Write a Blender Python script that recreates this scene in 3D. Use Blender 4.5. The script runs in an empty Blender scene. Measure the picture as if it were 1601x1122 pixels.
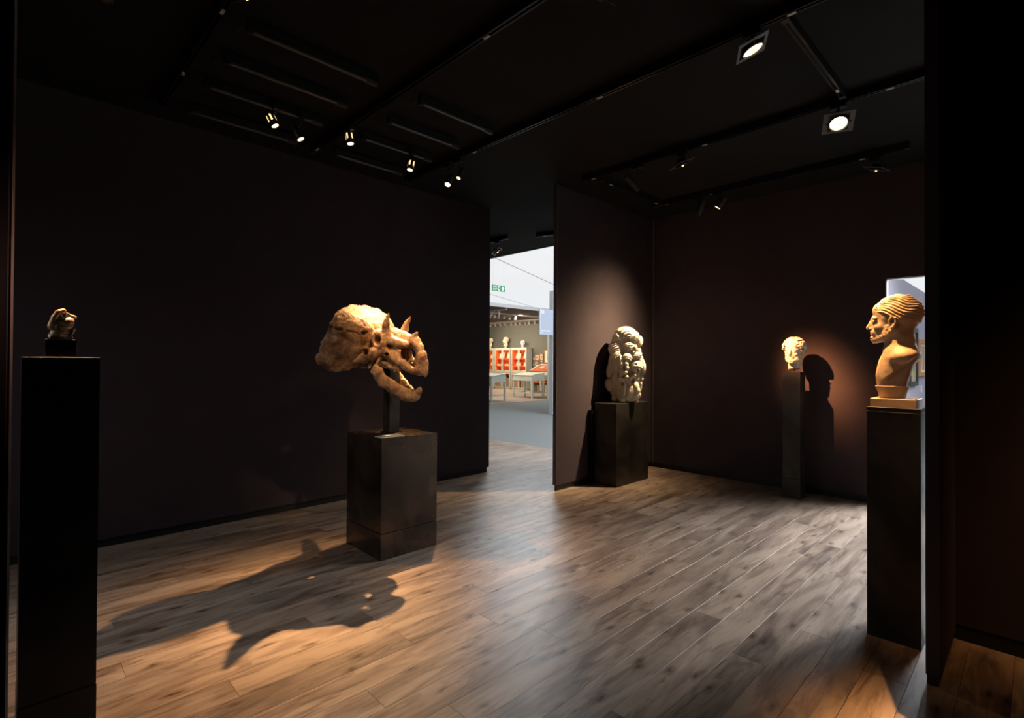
import bpy, bmesh, math, random
import numpy as np
from mathutils import Vector, Matrix, Euler

random.seed(7)
SC = bpy.context.scene
C = SC.collection
PI = math.pi

# ------------------------------------------------------------------ camera
FPX, PITCH, ROLL, CYP, YAW = 810.2, .00904, .00517, 556.67, .79449
cd = bpy.data.cameras.new('camera'); cam = bpy.data.objects.new('camera', cd); C.objects.link(cam)
cd.sensor_fit = 'HORIZONTAL'; cd.sensor_width = 36; cd.lens = FPX*36/1601
cd.shift_y = (CYP-561)/1601; cd.clip_start = .02; cd.clip_end = 200
F0 = Vector((math.cos(YAW), math.sin(YAW), 0)); R0 = Vector((math.sin(YAW), -math.cos(YAW), 0)); U0 = Vector((0, 0, 1))
Fv = F0*math.cos(PITCH)+U0*math.sin(PITCH); Uv = U0*math.cos(PITCH)-F0*math.sin(PITCH)
R1 = R0*math.cos(ROLL)+Uv*math.sin(ROLL); U1 = Uv*math.cos(ROLL)-R0*math.sin(ROLL)
m = Matrix((R1, U1, -Fv)).transposed().to_4x4(); m.translation = Vector((0, 0, 1.3))
cam.matrix_world = m
SC.camera = cam

# ------------------------------------------------------------------ world, exposure
w = bpy.data.worlds.new('world'); SC.world = w; w.use_nodes = True
w.node_tree.nodes['Background'].inputs[0].default_value = (.80, .86, 1, 1)
w.node_tree.nodes['Background'].inputs[1].default_value = 0.05
SC.view_settings.view_transform = 'Standard'; SC.view_settings.look = 'None'
SC.view_settings.exposure = 0; SC.view_settings.gamma = 1; SC.view_settings.use_curve_mapping = False
SC.cycles.use_denoising = True
SC.cycles.sample_clamp_indirect = 4
SC.cycles.max_bounces = 8

CEIL_EMIT = .84          # luminous tent ceiling of the hall
HALL_FILL_W = 2200             # added fill light, unseen in the hall beyond the right doorway
# gallery spots: watts
SW = dict(s5=1900, s4=40, s2=300, s6=16, s1=12, s3=8, sa=130, front=330, s7=480, s8=2000, s10=2600, s12=1050, bronze=1100, rightwall=160, s9=0)

def area_light(name, loc, rot, sx, sy, watts, col):
    l = bpy.data.lights.new(name, 'AREA'); l.shape = 'RECTANGLE'; l.size = sx; l.size_y = sy
    l.energy = watts; l.color = col
    o = bpy.data.objects.new(name, l); C.objects.link(o); o.location = loc; o.rotation_euler = rot
    return o
area_light('hall_fill', (8.6, -1.4, 4.4), (0, math.radians(18), 0), 4.0, 4.0, HALL_FILL_W, (.93, .97, 1))  # added area light brightening the wood floor through the right doorway
area_light('hall_fill', (9.6, 4.4, 4.45), (math.radians(50), 0, math.radians(-8)), 3.0, 2.0, 250, (.93, .97, 1))  # unseen fill added for the aisle walls and the stand opposite

hl = bpy.data.lights.new('hall_fill_spot', 'SPOT'); hl.energy = 700; hl.color = (.84, .93, 1); hl.spot_size = math.radians(46); hl.spot_blend = .7; hl.shadow_soft_size = .8  # unseen spot added to throw the cool streak through the passage
ho = bpy.data.objects.new('hall_fill_spot', hl); C.objects.link(ho); ho.location = (8.6, 8.2, 4.4)
ho.rotation_mode = 'QUATERNION'; ho.rotation_quaternion = (Vector((2.2, 2.2, 0))-Vector(ho.location)).to_track_quat('-Z', 'Y')

hl2 = bpy.data.lights.new('hall_fill_spot', 'SPOT'); hl2.energy = 5600; hl2.color = (.88, .94, 1); hl2.spot_size = math.radians(44); hl2.spot_blend = .8; hl2.shadow_soft_size = .8  # second unseen spot, added as cool fill on the right-hand floor
ho2 = bpy.data.objects.new('hall_fill_spot', hl2); C.objects.link(ho2); ho2.location = (13.0, -3.0, 4.4)
ho2.rotation_mode = 'QUATERNION'; ho2.rotation_quaternion = (Vector((2.4, 1.6, 0))-Vector(ho2.location)).to_track_quat('-Z', 'Y')

# ------------------------------------------------------------------ materials
MATS = {}
def nmat(name):
    mt = bpy.data.materials.new(name); mt.use_nodes = True
    return mt, mt.node_tree, mt.node_tree.nodes['Principled BSDF']
def add(nt, t, **kw):
    n = nt.nodes.new(t)
    for k, v in kw.items():
        if k.startswith('i_'):
            n.inputs[k[2:].replace('_', ' ')].default_value = v
        else: setattr(n, k, v)
    return n
def ramp(nt, stops, src):
    r = nt.nodes.new('ShaderNodeValToRGB'); cr = r.color_ramp
    while len(cr.elements) < len(stops): cr.elements.new(.5)
    for e, (p, c) in zip(cr.elements, stops): e.position = p; e.color = (*c, 1)
    nt.links.new(src, r.inputs[0]); return r
def mat(name, col, rough=.6, metal=0, var=.0, scale=8, bump=0, bscale=60, spec=.5, emit=None, estr=0, stretch=(1, 1, 1), rvar=0):
    if name in MATS: return MATS[name]
    mt, nt, b = nmat(name)
    b.inputs['Base Color'].default_value = (*col, 1); b.inputs['Roughness'].default_value = rough
    b.inputs['Metallic'].default_value = metal; b.inputs['Specular IOR Level'].default_value = spec
    tc = add(nt, 'ShaderNodeTexCoord'); mp = add(nt, 'ShaderNodeMapping'); mp.inputs['Scale'].default_value = stretch
    nt.links.new(tc.outputs['Object'], mp.inputs[0])
    if var:
        nz = add(nt, 'ShaderNodeTexNoise', i_Scale=scale, i_Detail=6, i_Roughness=.6); nt.links.new(mp.outputs[0], nz.inputs[0])
        d = tuple(c*(1-var) for c in col); l = tuple(min(1, c*(1+var)) for c in col)
        r = ramp(nt, [(.3, d), (.7, l)], nz.outputs[0]); nt.links.new(r.outputs[0], b.inputs['Base Color'])
        if rvar:
            mr = add(nt, 'ShaderNodeMapRange'); mr.inputs[1].default_value = .3; mr.inputs[2].default_value = .7
            mr.inputs[3].default_value = rough-rvar; mr.inputs[4].default_value = rough+rvar
            nt.links.new(nz.outputs[0], mr.inputs[0]); nt.links.new(mr.outputs[0], b.inputs['Roughness'])
    if bump:
        n2 = add(nt, 'ShaderNodeTexNoise', i_Scale=bscale, i_Detail=8, i_Roughness=.65); nt.links.new(mp.outputs[0], n2.inputs[0])
        bp = add(nt, 'ShaderNodeBump', i_Strength=bump, i_Distance=.003); nt.links.new(n2.outputs[0], bp.inputs['Height'])
        nt.links.new(bp.outputs[0], b.inputs['Normal'])
    if emit:
        b.inputs['Emission Color'].default_value = (*emit, 1); b.inputs['Emission Strength'].default_value = estr
    MATS[name] = mt; return mt

M_wall = mat('aubergine wall fabric', (.046, .034, .040), .85, var=.10, scale=5, bump=.15, bscale=700, spec=.25)
M_base = mat('black plinth strip', (.006, .006, .006), .6)
M_ceil = mat('black ceiling fabric', (.008, .0075, .007), .9, var=.2, scale=3, spec=.2)
M_black = mat('black lamp metal', (.012, .012, .012), .45, spec=.5)
M_rail = mat('black anodised rail', (.03, .03, .032), .32, metal=.7)
M_clip = mat('white plastic clip', (.55, .54, .5), .5)
M_tube = mat('grey unlit tube', (.07, .07, .07), .3)
M_plate = mat('grey lamp plate', (.07, .068, .07), .5)
M_lens = mat('lit warm lens', (1, .85, .6), .3, emit=(1, .74, .42), estr=2.4)
M_lens2 = mat('bright lit lens', (1, .85, .6), .3, emit=(1, .80, .48), estr=6)
M_lensdim = mat('unlit lamp glass', (.10, .07, .05), .1)
M_white = mat('white painted panel', (.78, .79, .80), .6)
M_edge = mat('pale wall edge trim', (.20, .15, .14), .35)

def patina(name, col, col2, rough, metal=.75, sc=2.4):
    mt, nt, b = nmat(name)
    tc = add(nt, 'ShaderNodeTexCoord')
    n1 = add(nt, 'ShaderNodeTexNoise', i_Scale=sc, i_Detail=7, i_Roughness=.6, i_Distortion=.6); nt.links.new(tc.outputs['Object'], n1.inputs[0])
    mp = add(nt, 'ShaderNodeMapping'); mp.inputs['Scale'].default_value = (14, 14, .9); nt.links.new(tc.outputs['Object'], mp.inputs[0])
    n2 = add(nt, 'ShaderNodeTexNoise', i_Scale=1.0, i_Detail=4); nt.links.new(mp.outputs[0], n2.inputs[0])
    mx = add(nt, 'ShaderNodeMath', operation='MULTIPLY_ADD'); mx.inputs[1].default_value = .12
    nt.links.new(n2.outputs[0], mx.inputs[0]); nt.links.new(n1.outputs[0], mx.inputs[2])
    r = ramp(nt, [(.44, col), (.60, tuple((a+c)/2 for a, c in zip(col, col2))), (.82, col2)], mx.outputs[0])
    nt.links.new(r.outputs[0], b.inputs['Base Color'])
    mr = add(nt, 'ShaderNodeMapRange'); mr.inputs[1].default_value = .4; mr.inputs[2].default_value = .8; mr.inputs[3].default_value = rough-.08; mr.inputs[4].default_value = rough+.12
    nt.links.new(mx.outputs[0], mr.inputs[0]); nt.links.new(mr.outputs[0], b.inputs['Roughness'])
    b.inputs['Metallic'].default_value = metal
    return mt
M_ped = patina('dark patinated bronze sheet', (.040, .033, .027), (.125, .082, .055), .27)
M_pedb = patina('blackened steel sheet', (.030, .028, .025), (.085, .072, .055), .38)
M_pedk = patina('near black sheet', (.008, .008, .008), (.02, .018, .016), .42)

def wood():
    mt, nt, b = nmat('oak plank')
    tc = add(nt, 'ShaderNodeTexCoord'); oi = add(nt, 'ShaderNodeObjectInfo')
    off = add(nt, 'ShaderNodeVectorMath', operation='SCALE'); cmb = add(nt, 'ShaderNodeCombineXYZ')
    for k in range(3): nt.links.new(oi.outputs['Random'], cmb.inputs[k])
    nt.links.new(cmb.outputs[0], off.inputs[0]); off.inputs[3].default_value = 37.0
    ad = add(nt, 'ShaderNodeVectorMath', operation='ADD'); nt.links.new(tc.outputs['Object'], ad.inputs[0]); nt.links.new(off.outputs[0], ad.inputs[1])
    def stretched(sx, sy, sc, det=6, dist=0., rgh=.6):
        mp = add(nt, 'ShaderNodeMapping'); mp.inputs['Scale'].default_value = (sx, sy, 1); nt.links.new(ad.outputs[0], mp.inputs[0])
        n = add(nt, 'ShaderNodeTexNoise', i_Scale=sc, i_Detail=det, i_Distortion=dist, i_Roughness=rgh); nt.links.new(mp.outputs[0], n.inputs[0]); return n
    broad = stretched(1.3, 7, 1.0, 3, 1.1)
    grain = stretched(3.5, 60, 1.0, 5, .4, .7)
    dark = stretched(1.9, 11, 1.25, 5, 1.6, .62)
    s = add(nt, 'ShaderNodeMath', operation='MULTIPLY_ADD'); s.inputs[1].default_value = .42
    nt.links.new(grain.outputs[0], s.inputs[0]); nt.links.new(broad.outputs[0], s.inputs[2])
    base = ramp(nt, [(.46, (.105, .066, .046)), (.64, (.215, .146, .105)), (.84, (.37, .268, .195))], s.outputs[0])
    dk = ramp(nt, [(.53, (1, 1, 1)), (.61, (.62, .57, .53)), (.72, (.33, .29, .26))], dark.outputs[0])
    m1 = add(nt, 'ShaderNodeMix', data_type='RGBA', blend_type='MULTIPLY'); m1.inputs[0].default_value = .85
    nt.links.new(base.outputs[0], m1.inputs[6]); nt.links.new(dk.outputs[0], m1.inputs[7])
    # knots
    mp = add(nt, 'ShaderNodeMapping'); mp.inputs['Scale'].default_value = (2.6, 6.0, 1); nt.links.new(ad.outputs[0], mp.inputs[0])
    wn = add(nt, 'ShaderNodeTexNoise', i_Scale=5.0, i_Detail=2); nt.links.new(mp.outputs[0], wn.inputs[0])
    wv = add(nt, 'ShaderNodeVectorMath', operation='SCALE'); wv.inputs[3].default_value = .22; nt.links.new(wn.outputs[1], wv.inputs[0])
    wa = add(nt, 'ShaderNodeVectorMath', operation='ADD'); nt.links.new(mp.outputs[0], wa.inputs[0]); nt.links.new(wv.outputs[0], wa.inputs[1])
    vo = add(nt, 'ShaderNodeTexVoronoi', i_Scale=1.35); vo.voronoi_dimensions = '2D'; nt.links.new(wa.outputs[0], vo.inputs[0])
    kn = ramp(nt, [(.03, (.22, .17, .14)), (.085, (.60, .54, .48)), (.20, (1, 1, 1))], vo.outputs['Distance'])
    sx = add(nt, 'ShaderNodeSeparateColor'); nt.links.new(vo.outputs['Color'], sx.inputs[0]); gt = add(nt, 'ShaderNodeMath', operation='GREATER_THAN'); gt.inputs[1].default_value = .62; nt.links.new(sx.outputs[0], gt.inputs[0])
    m2 = add(nt, 'ShaderNodeMix', data_type='RGBA', blend_type='MULTIPLY'); nt.links.new(gt.outputs[0], m2.inputs[0])
    nt.links.new(m1.outputs[2], m2.inputs[6]); nt.links.new(kn.outputs[0], m2.inputs[7])
    # plank to plank tone
    hv = add(nt, 'ShaderNodeHueSaturation'); mr = add(nt, 'ShaderNodeMapRange'); mr.inputs[3].default_value = .86; mr.inputs[4].default_value = 1.12
    nt.links.new(oi.outputs['Random'], mr.inputs[0]); nt.links.new(mr.outputs[0], hv.inputs['Value']); nt.links.new(m2.outputs[2], hv.inputs['Color'])
    hv.inputs['Saturation'].default_value = .88
    nt.links.new(hv.outputs[0], b.inputs['Base Color'])
    rr = add(nt, 'ShaderNodeMapRange'); rr.inputs[1].default_value = .3; rr.inputs[2].default_value = .7; rr.inputs[3].default_value = .34; rr.inputs[4].default_value = .46
    nt.links.new(grain.outputs[0], rr.inputs[0]); nt.links.new(rr.outputs[0], b.inputs['Roughness'])
    bp = add(nt, 'ShaderNodeBump', i_Strength=.25, i_Distance=.0012); nt.links.new(grain.outputs[0], bp.inputs['Height']); nt.links.new(bp.outputs[0], b.inputs['Normal'])
    b.inputs['Specular IOR Level'].default_value = .5
    return mt
M_wood = wood()

def bone():
    mt, nt, b = nmat('fossil bone')
    tc = add(nt, 'ShaderNodeTexCoord')
    n = add(nt, 'ShaderNodeTexNoise', i_Scale=11, i_Detail=8, i_Roughness=.62, i_Distortion=.4); nt.links.new(tc.outputs['Object'], n.inputs[0])
    r = ramp(nt, [(.36, (.08, .036, .016)), (.47, (.25, .135, .066)), (.58, (.42, .26, .14)), (.72, (.56, .40, .25))], n.outputs[0])
    n3 = add(nt, 'ShaderNodeTexNoise', i_Scale=70, i_Detail=6, i_Roughness=.7); nt.links.new(tc.outputs['Object'], n3.inputs[0])
    r3 = ramp(nt, [(.36, (.45, .38, .33)), (.5, (1, 1, 1))], n3.outputs[0])
    mx = add(nt, 'ShaderNodeMix', data_type='RGBA', blend_type='MULTIPLY'); mx.inputs[0].default_value = .7
    nt.links.new(r.outputs[0], mx.inputs[6]); nt.links.new(r3.outputs[0], mx.inputs[7])
    nt.links.new(mx.outputs[2], b.inputs['Base Color']); b.inputs['Roughness'].default_value = .55
    bp = add(nt, 'ShaderNodeBump', i_Strength=.7, i_Distance=.004); nt.links.new(n3.outputs[0], bp.inputs['Height']); nt.links.new(bp.outputs[0], b.inputs['Normal'])
    return mt
M_bone = bone()
M_marble = mat('warm weathered marble', (.68, .58, .45), .5, var=.13, scale=14, bump=.35, bscale=90)
M_marble2 = mat('golden marble', (.66, .50, .34), .5, var=.15, scale=12, bump=.3, bscale=110)
M_stone = mat('cream carved stone', (.76, .65, .48), .55, var=.06, scale=10, bump=.15, bscale=140)
M_bronze = mat('brown bronze', (.42, .27, .16), .42, metal=.25, var=.25, scale=18, bump=.2, bscale=60)

# ------------------------------------------------------------------ object helpers
def link(o, parent=None):
    C.objects.link(o)
    if parent is not None: o.parent = parent
    return o
def tag(o, label=None, cat=None, group=None, kind=None):
    if label: o['label'] = label
    if cat: o['category'] = cat
    if group: o['group'] = group
    if kind: o['kind'] = kind
    return o
def empty(name, loc=(0, 0, 0), rz=0, label=None, cat=None, group=None):
    o = bpy.data.objects.new(name, None); o.empty_display_size = .1; C.objects.link(o)
    o.location = loc; o.rotation_euler = (0, 0, rz)
    return tag(o, label, cat, group)
class MB:
    def __init__(s): s.v = []; s.f = []; s.mx = None
    def _add(s, vs, fs):
        n = len(s.v); s.v += [tuple(v) for v in vs]; s.f += [tuple(i+n for i in f) for f in fs]; return s
    def box(s, x0, x1, y0, y1, z0, z1, ch=0):
        if not ch:
            vs = [(x, y, z) for z in (z0, z1) for x, y in ((x0, y0), (x1, y0), (x1, y1), (x0, y1))]
            return s._add(vs, [(3, 2, 1, 0), (4, 5, 6, 7), (0, 1, 5, 4), (1, 2, 6, 5), (2, 3, 7, 6), (3, 0, 4, 7)])
        c = ch; vs = [(x0, y0, z0), (x1, y0, z0), (x1, y1, z0), (x0, y1, z0), (x0, y0, z1-c), (x1, y0, z1-c), (x1, y1, z1-c), (x0, y1, z1-c),
                      (x0+c, y0+c, z1), (x1-c, y0+c, z1), (x1-c, y1-c, z1), (x0+c, y1-c, z1)]
        fs = [(3, 2, 1, 0), (8, 9, 10, 11)]
        for k in range(4):
            j = (k+1) % 4; fs += [(k, j, j+4, k+4), (k+4, j+4, j+8, k+8)]
        return s._add(vs, fs)
    def tube(s, pts, r, n=8, caps=True):
        pts = [Vector(p) for p in pts]; rs = r if isinstance(r, (list, tuple)) else [r]*len(pts)
        vs = []; fs = []
        t0 = (pts[1]-pts[0]).normalized(); up = Vector((0, 0, 1)) if abs(t0.z) < .9 else Vector((1, 0, 0))
        u = t0.cross(up).normalized()
        for i, p in enumerate(pts):
            t = (pts[min(i+1, len(pts)-1)]-pts[max(i-1, 0)]).normalized()
            u = (u-t*u.dot(t)).normalized(); v = t.cross(u)
            for k in range(n):
                a = 2*PI*k/n; vs.append(p+(u*math.cos(a)+v*math.sin(a))*rs[i])
        for i in range(len(pts)-1):
            for k in range(n):
                j = (k+1) % n; fs.append((i*n+k, i*n+j, (i+1)*n+j, (i+1)*n+k))
        if caps: fs += [tuple(reversed(range(n))), tuple(range((len(pts)-1)*n, len(pts)*n))]
        return s._add(vs, fs)
    def lathe(s, prof, n=20, closed=False):       # profile (r,z) around z
        vs = []; fs = []
        for r, z in prof:
            for k in range(n):
                a = 2*PI*k/n; vs.append((r*math.cos(a), r*math.sin(a), z))
        for i in range(len(prof)-1):
            for k in range(n):
                j = (k+1) % n; fs.append((i*n+k, i*n+j, (i+1)*n+j, (i+1)*n+k))
        return s._add(vs, fs)
    def poly(s, vs, fs): return s._add(vs, fs)
    def build(s, name, mt, parent=None, smooth=False, loc=None):
        me = bpy.data.meshes.new(name); me.from_pydata(s.v, [], s.f); me.materials.append(mt)
        bm = bmesh.new(); bm.from_mesh(me); bmesh.ops.recalc_face_normals(bm, faces=bm.faces); bm.to_mesh(me); bm.free()
        if smooth:
            me.polygons.foreach_set('use_smooth', [True]*len(me.polygons))
            me.set_sharp_from_angle(angle=.7)
        o = bpy.data.objects.new(name, me); link(o, parent)
        if loc: o.location = loc
        return o
def bx(name, mt, dims, parent=None, ch=0, **kw):
    return MB().box(*dims, ch=ch).build(name, mt, parent, **kw)
def struct(o): o['kind'] = 'structure'; return o

# ------------------------------------------------------------------ the room
CH = 3.07
floor = struct(bx('floor', mat('dark underlay', (.02, .016, .012), .9), (-3.5, 5.80, -2.6, 7.6, -.06, -.013)))
PW, PL = .149, 1.283
known = {0: 1.035, 1: 1.758, 2: 1.358, 3: 1.948, -1: 1.876, -2: 1.214, -3: 2.046, -4: 2.597, -5: 2.914, -6: 2.342, -7: 2.780, -8: 3.236}
pm = {}
def plank(x0, x1, y0):
    L = round(x1-x0, 3)
    if L < .02: return
    if L not in pm:
        me = bpy.data.meshes.new('plank'); b = MB().box(.0006, L-.0006, .0006, PW-.0006, -.013, 0, ch=.0004)
        me.from_pydata(b.v, [], b.f); me.materials.append(M_wood); pm[L] = me
    o = bpy.data.objects.new('plank', pm[L]); link(o, floor); o.location = (x0, y0, 0)
for k in range(-17, 37):
    y0 = 1.719+k*PW
    if y0 > 7.2: break
    off = known.get(k, random.uniform(0, PL)) % PL
    xs = -3.45 if False else (.0 - .6)
    if y0 > 4.5: xs = 3.0
    if y0 < -.55: continue
    x = off-PL*4; stops = []
    while x < 5.80: stops.append(x); x += PL
    for a in stops:
        b_ = min(a+PL, 5.80); a_ = max(a, xs)
        if b_ > a_: plank(a_, b_, y0)
# floor behind the camera: planks joined
mbk = MB()
for k in range(-29, 37):
    y0 = 1.719+k*PW
    if y0 > 4.52: break
    xe = 5.80 if y0 < -.55 else -.6
    x = -3.45-random.uniform(0, 1.2)
    while x < xe:
        mbk.box(max(x, -3.45)+.0006, min(x+PL, xe)-.0006, y0+.0006, y0+PW-.0006, -.013, 0, ch=.0004); x += PL
ob = mbk.build('far_planks', M_wood, floor); ob['kind'] = 'stuff'

ceiling = struct(bx('ceiling', M_ceil, (-3.5, 5.96, -2.6, 7.6, CH, CH+.08)))
bx('ceiling_edge', mat('pale fabric hem', (.45, .43, .40), .8), (5.96, 5.99, -2.6, 7.6, CH-.012, CH+.09), ceiling)
def wall(name, x0, x1, y0, y1, z0=.058, z1=CH):
    return struct(bx(name, M_wall, (x0, x1, y0, y1, z0, z1)))
def kick(name, x0, x1, y0, y1):
    return struct(bx(name, M_base, (x0, x1, y0, y1, 0, .058)))
wall('wall_left', -3.4, 4.07, 4.52, 4.57); kick('baseboard_left', -3.4, 4.05, 4.535, 4.56)
wall('wall_middle', 3.955, 5.745, 3.385, 3.43); kick('baseboard_middle', 3.967, 5.745, 3.40, 3.42)
wb = struct(MB().box(5.745, 5.80, .985, 3.44, .058, CH).box(5.745, 5.80, -2.6, .985, 2.068, CH).box(5.745, 5.80, -2.6, -1.3, .058, 2.068).build('wall_back', M_wall))
kick('baseboard_back', 5.76, 5.79, 1.0, 3.43)
rv = struct(MB().box(5.742, 5.803, .975, .985, 0, 2.068).box(5.742, 5.803, -1.3, .985, 2.056, 2.068).build('trim_doorway', M_white))
# vertical seam strips in the inner corner
struct(bx('trim_corner', mat('dull grey seam trim', (.12, .10, .105), .4), (5.739, 5.7455, 3.352, 3.358, .058, CH)))
struct(bx('trim_middle', mat('dull grey seam trim', (.12, .10, .105), .4), (3.949, 3.955, 3.385, 3.43, .058, CH)))
# partition stub on the right
ws = wall('wall_right_end', 2.675, 3.26, .281, .327, .045)
kick('baseboard_right_end', 2.690, 3.26, .288, .325)
wall('wall_right', 3.215, 3.265, -2.6, .281, .075); struct(bx('baseboard_right', M_base, (3.222, 3.26, -2.6, .300, 0, .075)))
# near wall end on the left
struct(MB().box(-3.4, .0045, 1.60, 1.645, .0, CH).build('wall_near_left', M_wall))
struct(bx('trim_near_left', M_edge, (.0045, .0108, 1.598, 1.647, 0, CH)))
struct(bx('trim_near_left_edge', mat('bright corner bead', (.80, .58, .50), .45), (.0105, .0150, 1.590, 1.6075, 0, CH)))
# outer shell behind the camera; opening to the hall in the far left
struct(MB().box(-1.45, -1.40, 1.645, 2.5, 0, CH).box(-1.45, -1.40, 3.9, 4.52, 0, CH).box(-1.45, -1.40, 2.5, 3.9, 2.1, CH).build('wall_far_left', M_wall))
wall('wall_behind', -3.45, 3.26, -2.65, -2.6); wall('wall_side', -3.5, -3.45, -2.65, 4.57)
wall('wall_corridor', 0, 5.8, 7.55, 7.6); wall('wall_corridor_end', 2.9, 2.95, 4.57, 7.55)
area_light('hall_fill', (-2.9, 3.2, 2.3), (0, math.radians(-68), 0), 1.2, 1.6, 42, (.95, .98, 1))  # unseen fill added to light the floor strip at far left

# ------------------------------------------------------------------ the hall outside
M_carpet = mat('grey hall carpet', (.20, .215, .215), .95, var=.08, scale=40, bump=.3, bscale=300)
struct(bx('hall_floor', M_carpet, (5.80, 34, -14, 34, -.08, -.004)))
hall_ceiling = struct(bx('hall_ceiling', mat('luminous tent fabric', (.3, .3, .3), .9, emit=(.95, .975, 1), estr=CEIL_EMIT), (5.99, 34, -14, 34, 4.6, 4.66)))
M_seam = mat('grey fabric seam', (.35, .36, .37), .8)
for a, b_ in (((7, 10.4), (24, 17.7)), ((14, 17.6), (26, 23.0)), ((7, 7.0), (33, 16.0)), ((7, 14.5), (30, 28))):
    MB().tube([(a[0], a[1], 4.595), (b_[0], b_[1], 4.595)], .012, 5).build('seam', M_seam, hall_ceiling)
struct(bx('hall_wall_far', mat('pale hall wall', (.5, .5, .52), .8), (33.9, 34, -14, 34, 0, 4.6)))
struct(bx('hall_wall_end', mat('pale hall wall', (.5, .5, .52), .8), (5.8, 34, 33.9, 34, 0, 4.6)))
struct(bx('hall_wall_side', mat('pale hall wall', (.5, .5, .52), .8), (5.8, 34, -14, -13.9, 0, 4.6)))
M_lav = mat('lavender stand wall', (.40, .385, .47), .8, var=.03, scale=3)
struct(bx('hall_wall_lavender', M_lav, (9.0, 22, 2.0, 2.06, 0, 3.05)))
struct(bx('hall_wall_white', M_white, (9.55, 12.2, 8.30, 8.42, 0, 3.02)))

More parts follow.
